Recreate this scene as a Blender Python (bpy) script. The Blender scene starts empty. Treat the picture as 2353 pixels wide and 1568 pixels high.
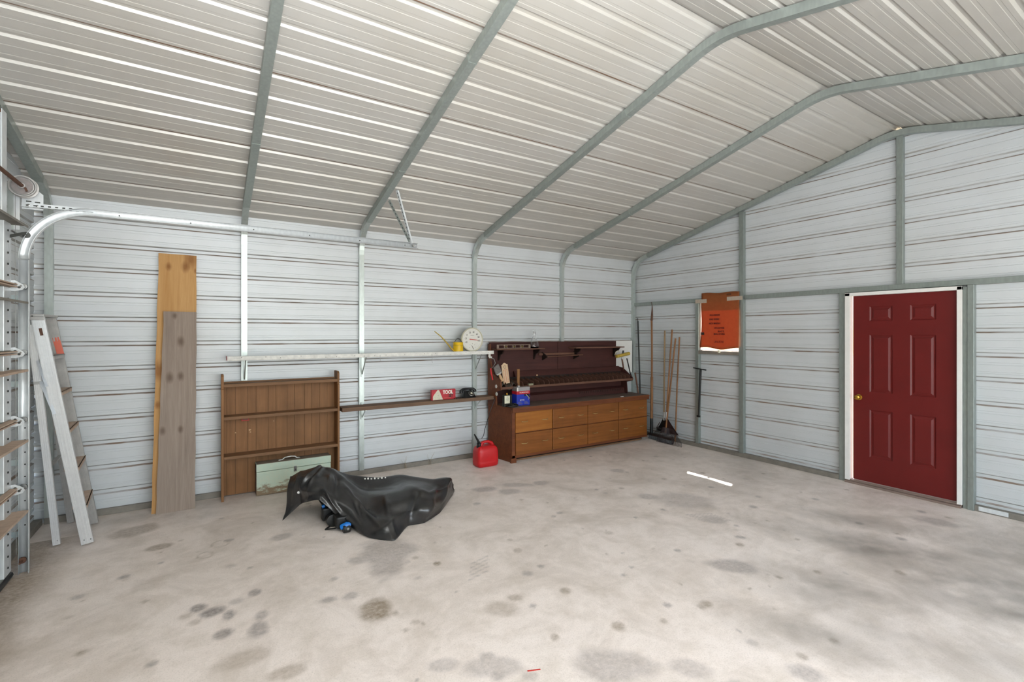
import bpy, math, random
import numpy as np
from mathutils import Vector, Matrix, Euler

random.seed(7)
S = bpy.context.scene
COL = S.collection
PI = math.pi

# ------------------------------------------------------------------ camera
cam_d = bpy.data.cameras.new('camera')
cam = bpy.data.objects.new('camera', cam_d)
COL.objects.link(cam)
cam.location = (0, 0, 1.671)
cam.rotation_euler = (PI / 2, 0, math.radians(57.47 - 90))
cam_d.sensor_width = 36.0
cam_d.lens = 1104.8 / 2353 * 36
cam_d.shift_y = -16.8 / 2353
cam_d.clip_start = 0.05
S.camera = cam

# ------------------------------------------------------------------ world, sun, lights, exposure
w = bpy.data.worlds.new('sky')
S.world = w
w.use_nodes = True
nt = w.node_tree
bg = nt.nodes['Background']
sky = nt.nodes.new('ShaderNodeTexSky')
sky.sky_type = 'NISHITA'
sky.sun_disc = False
sky.sun_elevation = math.radians(46)
sky.sun_rotation = math.radians(60)
nt.links.new(sky.outputs[0], bg.inputs[0])
bg.inputs[1].default_value = 0.35

sun_d = bpy.data.lights.new('sun', 'SUN')
sun_d.energy = 28.0
sun_d.angle = math.radians(0.6)
sun_d.color = (1.0, 0.95, 0.86)
sun = bpy.data.objects.new('sun', sun_d)
sun.rotation_euler = Vector((-1.19, -0.67, -1.43)).to_track_quat('-Z', 'Y').to_euler()
sun.location = (12, 8, 12)
COL.objects.link(sun)


def area(name, loc, aim, sx, sy, power, col=(1, 1, 1), spread=180):
    d = bpy.data.lights.new(name, 'AREA')
    d.shape = 'RECTANGLE'
    d.size, d.size_y, d.energy, d.color = sx, sy, power, col
    d.spread = math.radians(spread)
    o = bpy.data.objects.new(name, d)
    o.location = loc
    o.rotation_euler = Vector(aim).to_track_quat('-Z', 'Z').to_euler()
    COL.objects.link(o)
    return o


# added fill lamp at an invented, unseen opening in the front wall
area('bay_fill', (2.7, -1.55, 1.2), (-0.05, 1, -0.05), 4.6, 1.9, 112, (0.87, 0.95, 1.0))
# the photographer's strobe on a stand behind the camera, turned up to the sloping roof
area('strobe', (0.1, -0.7, 1.7), (0.0, 0.0, 1.0), 1.0, 1.0, 345, (0.93, 0.97, 1.0))

vs = S.view_settings
S.display_settings.display_device = 'sRGB'
vs.view_transform = 'Standard'
vs.look = 'None'
vs.exposure = 0.25
vs.gamma = 1.0
vs.use_curve_mapping = False

# ------------------------------------------------------------------ materials


def hexc(h):
    h = h.lstrip('#')
    r = []
    for i in (0, 2, 4):
        c = int(h[i:i + 2], 16) / 255
        r.append(c / 12.92 if c <= 0.04045 else ((c + 0.055) / 1.055) ** 2.4)
    return (r[0], r[1], r[2], 1)


class NT:
    def __init__(s, name):
        s.m = bpy.data.materials.new(name)
        s.m.use_nodes = True
        s.t = s.m.node_tree
        s.p = s.t.nodes['Principled BSDF']
        s._tc = None

    def n(s, typ, **kw):
        x = s.t.nodes.new(typ)
        for k, v in kw.items():
            if k.startswith('i_'):
                x.inputs[int(k[2:])].default_value = v
            else:
                setattr(x, k, v)
        return x

    def l(s, a, b):
        s.t.links.new(a, b)

    def co(s, scale=(1, 1, 1), rot=(0, 0, 0)):
        if s._tc is None:
            s._tc = s.n('ShaderNodeTexCoord')
        mp = s.n('ShaderNodeMapping')
        mp.inputs['Scale'].default_value = scale
        mp.inputs['Rotation'].default_value = rot
        s.l(s._tc.outputs['Object'], mp.inputs[0])
        return mp.outputs[0]

    def noise(s, scale, detail=4, rough=0.6, vec=None, dist=0.0):
        x = s.n('ShaderNodeTexNoise')
        x.inputs['Scale'].default_value = scale
        x.inputs['Detail'].default_value = detail
        x.inputs['Roughness'].default_value = rough
        x.inputs['Distortion'].default_value = dist
        s.l(vec if vec is not None else s.co(), x.inputs['Vector'])
        return x.outputs['Fac']

    def ramp(s, fac, stops):
        r = s.n('ShaderNodeValToRGB')
        e = r.color_ramp.elements
        while len(e) < len(stops):
            e.new(0.5)
        for i, (p, c) in enumerate(stops):
            e[i].position = p
            e[i].color = c if len(c) == 4 else (*c, 1)
        s.l(fac, r.inputs[0])
        return r.outputs[0]

    def mix(s, fac, a, b, mode='MIX'):
        x = s.n('ShaderNodeMix')
        x.data_type = 'RGBA'
        x.blend_type = mode
        for sock, v in ((x.inputs[0], fac), (x.inputs[6], a), (x.inputs[7], b)):
            if hasattr(v, 'links'):
                s.l(v, sock)
            else:
                sock.default_value = v
        return x.outputs[2]

    def math(s, op, a, b=0.0):
        x = s.n('ShaderNodeMath', operation=op)
        for i, v in enumerate((a, b)):
            if hasattr(v, 'links'):
                s.l(v, x.inputs[i])
            else:
                x.inputs[i].default_value = v
        return x.outputs[0]

    def out(s, col=None, rough=0.5, metal=0.0, bump=None, bstr=0.2, bdist=0.01, spec=0.5):
        P = s.p
        if col is not None:
            if hasattr(col, 'links'):
                s.l(col, P.inputs['Base Color'])
            else:
                P.inputs['Base Color'].default_value = col
        if hasattr(rough, 'links'):
            s.l(rough, P.inputs['Roughness'])
        else:
            P.inputs['Roughness'].default_value = rough
        P.inputs['Metallic'].default_value = metal
        P.inputs['Specular IOR Level'].default_value = spec
        if bump is not None:
            b = s.n('ShaderNodeBump')
            b.inputs['Strength'].default_value = bstr
            b.inputs['Distance'].default_value = bdist
            s.l(bump, b.inputs['Height'])
            s.l(b.outputs[0], P.inputs['Normal'])
        return s.m


def plain(name, h, rough=0.5, metal=0.0, var=0.12, scale=8, spec=0.5):
    t = NT(name)
    c = hexc(h)
    d = tuple(x * (1 - var) for x in c[:3]) + (1,)
    n = t.noise(scale, 5)
    return t.out(t.mix(t.ramp(n, [(0.35, (0, 0, 0)), (0.7, (1, 1, 1))]), c, d), rough, metal, spec=spec)


def wood(name, h1, h2, axis='x', scale=1.0, rough=0.6, knots=None, spec=0.35):
    t = NT(name)
    s1, s2 = 1.2 * scale, 22 * scale
    sc = {'x': (s1, s2, s2), 'y': (s2, s1, s2), 'z': (s2, s2, s1)}[axis]
    v = t.co(sc)
    g = t.noise(1.0, 6, 0.65, v, 0.6)
    f = t.noise(6.0, 3, 0.6, v)
    col = t.mix(t.ramp(g, [(0.3, (0, 0, 0)), (0.7, (1, 1, 1))]), hexc(h1), hexc(h2))
    col = t.mix(t.math('MULTIPLY', t.ramp(f, [(0.45, (0, 0, 0)), (0.8, (1, 1, 1))]), 0.35), col, hexc(h2))
    big = t.noise(3.0, 4)
    col = t.mix(t.math('MULTIPLY', t.ramp(big, [(0.5, (0, 0, 0)), (0.75, (1, 1, 1))]), 0.35), col,
                tuple(x * 0.55 for x in hexc(h2)[:3]) + (1,))
    return t.out(col, rough, 0, bump=f, bstr=0.25, bdist=0.002, spec=spec)


# light painted sheet steel of the shell; clean, with dust on the lower lips of the ribs
def sheet_mats():
    out = []
    for kind in ('clean', 'dusty_lip', 'rust_edge', 'shaded_lip'):
        t = NT('sheet_steel_' + kind)
        base = hexc('#cfd3d6')
        n = t.noise(1.3, 4)
        col = t.mix(t.ramp(n, [(0.3, (0, 0, 0)), (0.75, (1, 1, 1))]), base, hexc('#c5c8c9'))
        if kind == 'dusty_lip':
            m = t.noise(3.0, 3, 0.6, t.co((1.1, 1.1, 14)))
            col = t.mix(t.ramp(m, [(0.36, (0.25, 0.25, 0.25)), (0.62, (0.9, 0.9, 0.9))]), col, hexc('#7a604a'))
            out.append(t.out(col, 0.7, 0))
        elif kind == 'shaded_lip':  # shade on the downward-facing upper slope, painted in as a dusty grey
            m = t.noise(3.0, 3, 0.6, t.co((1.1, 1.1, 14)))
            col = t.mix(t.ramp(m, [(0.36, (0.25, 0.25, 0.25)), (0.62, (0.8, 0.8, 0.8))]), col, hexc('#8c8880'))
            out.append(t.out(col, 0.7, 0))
        elif kind == 'rust_edge':
            m = t.noise(2.0, 3, 0.6, t.co((0.8, 3, 3)))
            col = t.mix(t.ramp(m, [(0.35, (0.35, 0.35, 0.35)), (0.62, (1, 1, 1))]), hexc('#8f8a82'), hexc('#63432d'))
            out.append(t.out(col, 0.7, 0))
        else:
            fine = t.noise(60, 2)
            out.append(t.out(col, t.math('ADD', t.math('MULTIPLY', fine, 0.10), 0.42), 0.2, spec=0.4))
    return out


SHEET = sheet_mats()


def roof_mats():
    out = []
    t = NT('roof_sheet_steel')
    n = t.noise(0.9, 4)
    col = t.mix(t.ramp(n, [(0.3, (0, 0, 0)), (0.75, (1, 1, 1))]), hexc('#c2bfba'), hexc('#b8b3aa'))
    fine = t.noise(60, 2)
    out.append(t.out(col, t.math('ADD', t.math('MULTIPLY', fine, 0.10), 0.40), 0.25))
    return [out[0], out[0], SHEET[2], out[0]]


ROOF = roof_mats()


def galv(name, h='#a9adad', rough=0.38, metal=0.75):
    t = NT(name)
    v = t.n('ShaderNodeTexVoronoi')
    v.inputs['Scale'].default_value = 45
    t.l(t.co((1, 1, 0.35)), v.inputs['Vector'])
    c = hexc(h)
    col = t.mix(t.math('MULTIPLY', v.outputs['Distance'], 0.6), c, tuple(x * 0.72 for x in c[:3]) + (1,))
    return t.out(col, rough, metal)


GALV = galv('galvanised_tube', '#bec6c2', 0.36, 0.65)
GALVD = galv('galvanised_gable_tube', '#98a09b', 0.42, 0.55)
RAFT = galv('galvanised_rafter', '#a3aba6', 0.45, 0.55)
BRIGHT = galv('galvanised_track', '#dfe3e5', 0.34, 0.25)
ALU = plain('brushed_aluminium', '#dcdcdc', 0.38, 0.55, 0.08, 30)
ALUD = plain('dull_aluminium', '#b5b3b0', 0.5, 0.4, 0.15, 20)
STEEL = plain('steel', '#9a9a98', 0.35, 0.9)
DARKM = plain('dark_steel', '#4b4c49', 0.55, 0.5)
RUST = plain('rusty_steel', '#6b4a3a', 0.75, 0.3, 0.35, 20)
TANDUST = plain('dust_covered_steel', '#c6ae9a', 0.8, 0.0, 0.25, 14)
WHITE = plain('white_paint', '#e6e4e0', 0.45, 0, 0.06, 12)
WHITED = plain('scuffed_white_paint', '#dedcd6', 0.5, 0, 0.22, 25)
BLACK = plain('black_plastic', '#141416', 0.35, 0, 0.2)
BLACKM = plain('black_painted_steel', '#0c0d0d', 0.5, 0.0)
BRASS = plain('brass', '#c79a45', 0.25, 1.0)
DRED = plain('dark_red_paint', '#661412', 0.42, 0, 0.12, 5, 0.4)
RED = plain('red_polyethylene', '#c4161c', 0.42, 0, 0.12, 10)
REDP = plain('red_enamel', '#b51a2a', 0.4, 0, 0.1, 18)
CREAM = plain('cream_paint', '#d9d3bd', 0.6, 0, 0.25, 60)
YEL = plain('yellow_enamel', '#e2b70c', 0.4, 0, 0.12, 14)
YELD = plain('old_yellow_paint', '#c0a243', 0.6, 0, 0.3, 20)
BLUE = plain('blue_enamel', '#1530a8', 0.35, 0, 0.15, 30)
BLUEP = plain('blue_plastic', '#0f6fc4', 0.35)
LABEL = plain('paper_label', '#ddd9c2', 0.7, 0, 0.12, 60)
TAN = wood('pale_turned_wood', '#c9a883', '#a98257', 'z', 1, 0.55)
W_PLY = wood('orange_plywood', '#c9a06c', '#b08250', 'z', 0.45, 0.6)
W_GREY = wood('weathered_board', '#8d7a70', '#6c5a50', 'z', 0.7, 0.8)
W_CASE = wood('bookcase_brown', '#916640', '#7a5431', 'z', 0.8, 0.6)
W_CASEX = wood('bookcase_brown_shelf', '#8a6648', '#6f5036', 'x', 0.8, 0.65)
W_CAB = wood('cabinet_oak_brown', '#7a4424', '#5a2e16', 'x', 0.9, 0.5)
W_DRAW = wood('drawer_front_brown', '#8f5626', '#704016', 'x', 0.8, 0.42)
W_DRAWL = wood('drawer_front_pale', '#a6692a', '#8a5018', 'x', 0.8, 0.5)
W_HUTCH = wood('maroon_board', '#4e2a25', '#3a1d1a', 'x', 0.8, 0.6)
W_RAIL = wood('brown_rail', '#735040', '#56382a', 'x', 0.9, 0.65)
W_DARK = wood('dark_wood', '#2c1c15', '#1c120e', 'x', 1, 0.7)
W_DIV = wood('rack_divider_brown', '#6b4a3c', '#4a3128', 'x', 1, 0.6)
W_SHELF = wood('weathered_shelf_plank', '#806552', '#5f4a3b', 'x', 0.8, 0.8)
W_POLE = wood('pole_wood', '#97683f', '#6f4a2c', 'z', 0.6, 0.5)
W_POLEP = wood('pole_wood_pale', '#a48a6a', '#836a4c', 'z', 0.6, 0.6)


def knot_board(name, h1, h2, knots, hk, axis='z', extra=None):
    """A sawn board with its own knots (positions in the board's object space, x and z)."""
    t = NT(name)
    v = t.co((18, 18, 0.9))
    d = t.noise(1.0, 6, 0.65, v, 0.7)
    f = t.noise(7.0, 3, 0.6, v)
    col = t.mix(t.ramp(d, [(0.3, (0, 0, 0)), (0.7, (1, 1, 1))]), hexc(h1), hexc(h2))
    col = t.mix(t.math('MULTIPLY', t.ramp(f, [(0.42, (0, 0, 0)), (0.75, (1, 1, 1))]), 0.45), col, hexc(h2))
    for kx, kz, kr in knots:
        mp = t.n('ShaderNodeMapping')
        mp.inputs['Location'].default_value = (-kx, 0, -kz * 0.6)
        mp.inputs['Scale'].default_value = (1, 0, 0.6)
        t.l(t._tc.outputs['Object'], mp.inputs[0])
        ln = t.n('ShaderNodeVectorMath', operation='LENGTH')
        t.l(mp.outputs[0], ln.inputs[0])
        wob = t.math('ADD', ln.outputs['Value'], t.math('MULTIPLY', t.math('SUBTRACT', f, 0.5), kr * 1.2))
        k = t.ramp(t.math('DIVIDE', wob, kr * 1.5), [(0.25, (0.7, 0.7, 0.7)), (0.95, (0, 0, 0))])
        col = t.mix(k, col, hexc(hk))
    return t.out(col, 0.72, 0, bump=f, bstr=0.2, bdist=0.002, spec=0.3)


def chest_mat():
    t = NT('peeling_mint_paint')
    n = t.noise(9, 8, 0.75, t.co((0.8, 0.8, 2.2)))
    sep = t.n('ShaderNodeSeparateXYZ')
    t.co()
    t.l(t._tc.outputs['Object'], sep.inputs[0])
    g = t.ramp(t.math('ADD', n, t.math('MULTIPLY', t.math('SUBTRACT', 0.11, sep.outputs[2]), 2.0)),
               [(0.50, (0, 0, 0)), (0.62, (1, 1, 1))])
    m2 = t.noise(2.2, 4)
    base = t.mix(m2, hexc('#c4d4c3'), hexc('#b5c6b4'))
    base = t.mix(t.ramp(t.noise(30, 3), [(0.45, (0, 0, 0)), (0.8, (0.5, 0.5, 0.5))]), base, hexc('#cfcdb6'))
    return t.out(t.mix(g, base, hexc('#85725a')), 0.65, 0, bump=n, bstr=0.2, bdist=0.002)


def tarp_mat():
    t = NT('black_vinyl_cover')
    n = t.noise(14, 5, 0.6)
    col = t.mix(t.ramp(n, [(0.35, (0, 0, 0)), (0.75, (1, 1, 1))]), hexc('#141415'), hexc('#222224'))
    dust = t.noise(4, 5, 0.6)
    col = t.mix(t.ramp(dust, [(0.55, (0, 0, 0)), (0.85, (0.35, 0.35, 0.35))]), col, hexc('#4a4038'))
    return t.out(col, t.math('ADD', t.math('MULTIPLY', n, 0.2), 0.22), 0, bump=t.noise(9, 4), bstr=0.3, bdist=0.012, spec=0.9)


def cardboard_mat():
    t = NT('sunlit_cardboard')
    n = t.noise(20, 4)
    col = t.mix(n, hexc('#9a5a2c'), hexc('#7f4520'))
    t.out(col, 0.8)
    tr = t.n('ShaderNodeBsdfTranslucent')
    tr.inputs[0].default_value = (0.75, 0.10, 0.025, 1)
    mx = t.n('ShaderNodeMixShader')
    mx.inputs[0].default_value = 0.2
    t.l(t.p.outputs[0], mx.inputs[1])
    t.l(tr.outputs[0], mx.inputs[2])
    t.l(mx.outputs[0], t.t.nodes['Material Output'].inputs[0])
    return t.m


def glass_mat(name, rough=0.02, tint=(1, 1, 1, 1)):
    t = NT(name)
    t.p.inputs['Base Color'].default_value = tint
    t.p.inputs['Roughness'].default_value = rough
    t.p.inputs['Transmission Weight'].default_value = 1.0
    t.p.inputs['IOR'].default_value = 1.45
    return t.m


def floor_mat():
    t = NT('stained_concrete')
    base = t.mix(t.noise(0.8, 5, 0.6), hexc('#f2e8e2'), hexc('#e8dad0'))
    lg = t.noise(1.7, 7, 0.68, None, 0.8)
    base = t.mix(t.ramp(lg, [(0.46, (0, 0, 0)), (0.7, (0.75, 0.75, 0.75))]), base, hexc('#c3b6ab'))
    mott = t.noise(5, 8, 0.72)
    base = t.mix(t.ramp(mott, [(0.45, (0, 0, 0)), (0.75, (0.7, 0.7, 0.7))]), base, hexc('#c9bcaf'))
    speck = t.noise(120, 4, 0.7)
    base = t.mix(t.ramp(speck, [(0.5, (0, 0, 0)), (0.8, (0.55, 0.55, 0.55))]), base, hexc('#a99c90'))
    scr = t.noise(2.2, 8, 0.75, t.co((1.0, 4, 1), (0, 0, 0.25)), 0.6)
    base = t.mix(t.ramp(scr, [(0.55, (0, 0, 0)), (0.8, (0.28, 0.28, 0.28))]), base, hexc('#a89b8f'))
    scr2 = t.noise(2.6, 8, 0.75, t.co((1.0, 5, 1), (0, 0, -0.45)), 0.5)
    base = t.mix(t.ramp(scr2, [(0.62, (0, 0, 0)), (0.78, (0.3, 0.3, 0.3))]), base, hexc('#ece4dc'))
    at = t.n('ShaderNodeAttribute', attribute_name='stain')
    sp = t.n('ShaderNodeSeparateColor')
    t.l(at.outputs['Color'], sp.inputs[0])
    brk = t.ramp(t.noise(35, 5, 0.7), [(0.25, (0.45, 0.45, 0.45)), (0.65, (1, 1, 1))])
    base = t.mix(t.math('MULTIPLY', sp.outputs[0], brk), base, hexc('#7d7674'))
    base = t.mix(t.math('MULTIPLY', sp.outputs[1], brk), base, hexc('#7d6b52'))
    base = t.mix(sp.outputs[2], base, hexc('#78726a'))
    rg = t.math('ADD', t.math('MULTIPLY', mott, 0.25), 0.38)
    return t.out(base, rg, 0, bump=speck, bstr=0.08, bdist=0.002, spec=0.35)


def ink(name, h):
    return plain(name, h, 0.6, 0, 0.05)


INK_D = ink('dark_ink', '#2b1a14')
INK_W = ink('white_ink', '#ece9df')
INK_G = ink('grey_ink', '#77726e')
INK_R = ink('red_ink', '#c0392f')
GLASS = glass_mat('clear_glass')


def pane_mat():
    t = NT('window_pane_glass')
    tr = t.n('ShaderNodeBsdfTransparent')
    gl = t.n('ShaderNodeBsdfGlossy')
    gl.inputs['Roughness'].default_value = 0.02
    mx = t.n('ShaderNodeMixShader')
    mx.inputs[0].default_value = 0.07
    t.l(tr.outputs[0], mx.inputs[1])
    t.l(gl.outputs[0], mx.inputs[2])
    t.l(mx.outputs[0], t.t.nodes['Material Output'].inputs[0])
    return t.m


PANE = pane_mat()
MINT = chest_mat()
TARP = tarp_mat()
CARD = cardboard_mat()

# ------------------------------------------------------------------ mesh helpers


class MB:
    def __init__(s):
        s.v, s.f, s.m = [], [], []

    def face(s, pts, m=0):
        b = len(s.v)
        s.v += [tuple(p) for p in pts]
        s.f.append(tuple(range(b, b + len(pts))))
        s.m.append(m)

    def box(s, x0, x1, y0, y1, z0, z1, m=0, M=None):
        P = [(x0, y0, z0), (x1, y0, z0), (x1, y1, z0), (x0, y1, z0), (x0, y0, z1), (x1, y0, z1), (x1, y1, z1), (x0, y1, z1)]
        if M is not None:
            P = [tuple(M @ Vector(p)) for p in P]
        b = len(s.v)
        s.v += P
        for q in ((0, 3, 2, 1), (4, 5, 6, 7), (0, 1, 5, 4), (1, 2, 6, 5), (2, 3, 7, 6), (3, 0, 4, 7)):
            s.f.append(tuple(b + i for i in q))
            s.m.append(m)
        return s

    def bar(s, a, b, wd, th, up=(0, 0, 1), m=0):
        """Rectangular bar from a to b; width across, thickness along up."""
        a, b = Vector(a), Vector(b)
        d = (b - a).normalized()
        u = Vector(up)
        r = d.cross(u).normalized()
        u = r.cross(d).normalized()
        P = []
        for p in (a, b):
            for i, j in ((-1, -1), (1, -1), (1, 1), (-1, 1)):
                P.append(tuple(p + r * i * wd / 2 + u * j * th / 2))
        k = len(s.v)
        s.v += P
        for q in ((3, 2, 1, 0), (4, 5, 6, 7), (0, 1, 5, 4), (1, 2, 6, 5), (2, 3, 7, 6), (3, 0, 4, 7)):
            s.f.append(tuple(k + i for i in q))
            s.m.append(m)
        return s

    def tube(s, pts, r, n=10, m=0, cap=True):
        pts = [Vector(p) for p in pts]
        R = r if isinstance(r, (list, tuple)) else [r] * len(pts)
        k = len(s.v)
        prev = None
        for i, p in enumerate(pts):
            d = (pts[min(i + 1, len(pts) - 1)] - pts[max(i - 1, 0)]).normalized()
            if prev is None:
                ref = Vector((0, 0, 1)) if abs(d.z) < 0.9 else Vector((1, 0, 0))
                a = d.cross(ref).normalized()
            else:
                a = (prev - d * prev.dot(d)).normalized()
            prev = a
            b = d.cross(a)
            for j in range(n):
                t = 2 * PI * j / n
                s.v.append(tuple(p + (a * math.cos(t) + b * math.sin(t)) * R[i]))
        for i in range(len(pts) - 1):
            for j in range(n):
                s.f.append((k + i * n + j, k + i * n + (j + 1) % n, k + (i + 1) * n + (j + 1) % n, k + (i + 1) * n + j))
                s.m.append(m)
        if cap:
            s.f.append(tuple(k + j for j in range(n))[::-1])
            s.m.append(m)
            e = k + (len(pts) - 1) * n
            s.f.append(tuple(e + j for j in range(n)))
            s.m.append(m)
        return s

    def lathe(s, c, prof, n=32, axis='z', m=0, sx=1.0, sy=1.0):
        """Profile of (radius, height) turned round the axis through c."""
        c = Vector(c)
        k = len(s.v)
        for r, h in prof:
            for j in range(n):
                t = 2 * PI * j / n
                a, b = r * math.cos(t) * sx, r * math.sin(t) * sy
                p = {'z': (a, b, h), 'y': (a, h, b), 'x': (h, a, b)}[axis]
                s.v.append(tuple(c + Vector(p)))
        for i in range(len(prof) - 1):
            for j in range(n):
                s.f.append((k + i * n + j, k + i * n + (j + 1) % n, k + (i + 1) * n + (j + 1) % n, k + (i + 1) * n + j))
                s.m.append(m)
        for i, rev in ((0, True), (len(prof) - 1, False)):
            if prof[i][0] > 1e-5:
                q = tuple(k + i * n + j for j in range(n))
                s.f.append(q[::-1] if rev else q)
                s.m.append(m)
        return s

    def prism(s, poly, h0, h1, axis='z', m=0):
        """Closed polygon (a, b) extruded from h0 to h1 along the axis."""
        def P(a, b, h):
            return {'z': (a, b, h), 'y': (a, h, b), 'x': (h, a, b)}[axis]
        n = len(poly)
        k = len(s.v)
        s.v += [P(a, b, h0) for a, b in poly] + [P(a, b, h1) for a, b in poly]
        s.f.append(tuple(range(k, k + n))[::-1])
        s.f.append(tuple(range(k + n, k + 2 * n)))
        s.m += [m, m]
        for i in range(n):
            j = (i + 1) % n
            s.f.append((k + i, k + j, k + n + j, k + n + i))
            s.m.append(m)
        return s

    def grid(s, P, m=0):
        """P[i][j] points as one connected sheet."""
        k = len(s.v)
        nj = len(P[0])
        for row in P:
            s.v += [tuple(p) for p in row]
        for i in range(len(P) - 1):
            for j in range(nj - 1):
                s.f.append((k + i * nj + j, k + i * nj + j + 1, k + (i + 1) * nj + j + 1, k + (i + 1) * nj + j))
                s.m.append(m)
        return s

    def build(s, name, mats, parent=None, smooth=None, bev=0, seg=2):
        me = bpy.data.meshes.new(name)
        me.from_pydata(s.v, [], s.f)
        for m in (mats if isinstance(mats, (list, tuple)) else [mats]):
            me.materials.append(m)
        if any(s.m):
            me.polygons.foreach_set('material_index', s.m)
        bm_fix(me)
        if smooth is not None:
            me.polygons.foreach_set('use_smooth', [True] * len(me.polygons))
            me.set_sharp_from_angle(angle=math.radians(smooth))
        me.update()
        o = bpy.data.objects.new(name, me)
        COL.objects.link(o)
        if parent is not None:
            par(o, parent)
        if bev:
            b = o.modifiers.new('edge', 'BEVEL')
            b.width = bev
            b.segments = seg
            b.limit_method = 'ANGLE'
            b.angle_limit = math.radians(40)
        return o


def bm_fix(me):
    import bmesh
    b = bmesh.new()
    b.from_mesh(me)
    bmesh.ops.recalc_face_normals(b, faces=b.faces[:])
    b.to_mesh(me)
    b.free()


def wmat(o):
    """World matrix built from the chain of parents (nothing is evaluated yet)."""
    M = Matrix.LocRotScale(o.location, o.rotation_euler, o.scale)
    return (wmat(o.parent) @ o.matrix_parent_inverse @ M) if o.parent else M


def par(o, parent):
    """Parent while keeping the mesh where it was modelled, in world coordinates."""
    o.parent = parent
    o.matrix_parent_inverse = wmat(parent).inverted()


def tag(o, label=None, cat=None, group=None, kind=None):
    if label:
        o['label'] = label
    if cat:
        o['category'] = cat
    if group:
        o['group'] = group
    if kind:
        o['kind'] = kind
    return o


def thing(name, label, cat, loc=(0, 0, 0), group=None):
    o = bpy.data.objects.new(name, None)
    o.empty_display_size = 0.1
    o.location = loc
    COL.objects.link(o)
    return tag(o, label, cat, group)


def struct(name, loc=(0, 0, 0)):
    o = bpy.data.objects.new(name, None)
    o.empty_display_size = 0.2
    o.location = loc
    COL.objects.link(o)
    o['kind'] = 'structure'
    return o


def dup(o, parent, offset):
    """Copy of a part (sharing its mesh) with copies of its sub-parts, moved by a world offset."""
    c = o.copy()
    COL.objects.link(c)
    c.parent = parent
    if o.parent is parent:
        c.location = Vector(o.location) + Vector(offset)
    else:
        c.location = Vector(o.location)
    for ch in [x for x in bpy.data.objects if x.parent is o]:
        d = ch.copy()
        COL.objects.link(d)
        d.parent = c
    return c


BW = (PI / 2, 0, 0)            # text upright, read from the -Y side
RW = (PI / 2, 0, -PI / 2)      # text upright, read from the -X side


def text(body, loc, size, rot, m, parent, name='lettering', align='CENTER', sx=1.0, bold=0.0, track=1.0):
    d = bpy.data.curves.new(name, 'FONT')
    d.body = body
    d.size = size
    d.align_x = align
    d.align_y = 'CENTER'
    d.extrude = 0.0004
    d.offset = bold
    d.space_character = track
    d.resolution_u = 3
    d.materials.append(m)
    t_ = bpy.data.objects.new('text', d)
    me = bpy.data.meshes.new_from_object(t_)
    bpy.data.objects.remove(t_)
    me.transform(Matrix.LocRotScale(Vector(loc), Matrix.Rotation(0, 3, 'Z').to_euler(), Vector((1, 1, 1))) @ Euler(rot).to_matrix().to_4x4() @ Matrix.Diagonal((sx, 1, 1, 1)))
    o = bpy.data.objects.new(name, me)
    COL.objects.link(o)
    par(o, parent)
    return o


# ------------------------------------------------------------------ shell
D, R, XL, YF = 5.789, 6.175, -1.262, -1.63
RY, RZ, SL = 2.08, 3.83, 0.25                     # ridge and slope of the underside of the roof
PITCH = 0.2286


def roof_z(y):
    return RZ - SL * abs(y - RY)


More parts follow.
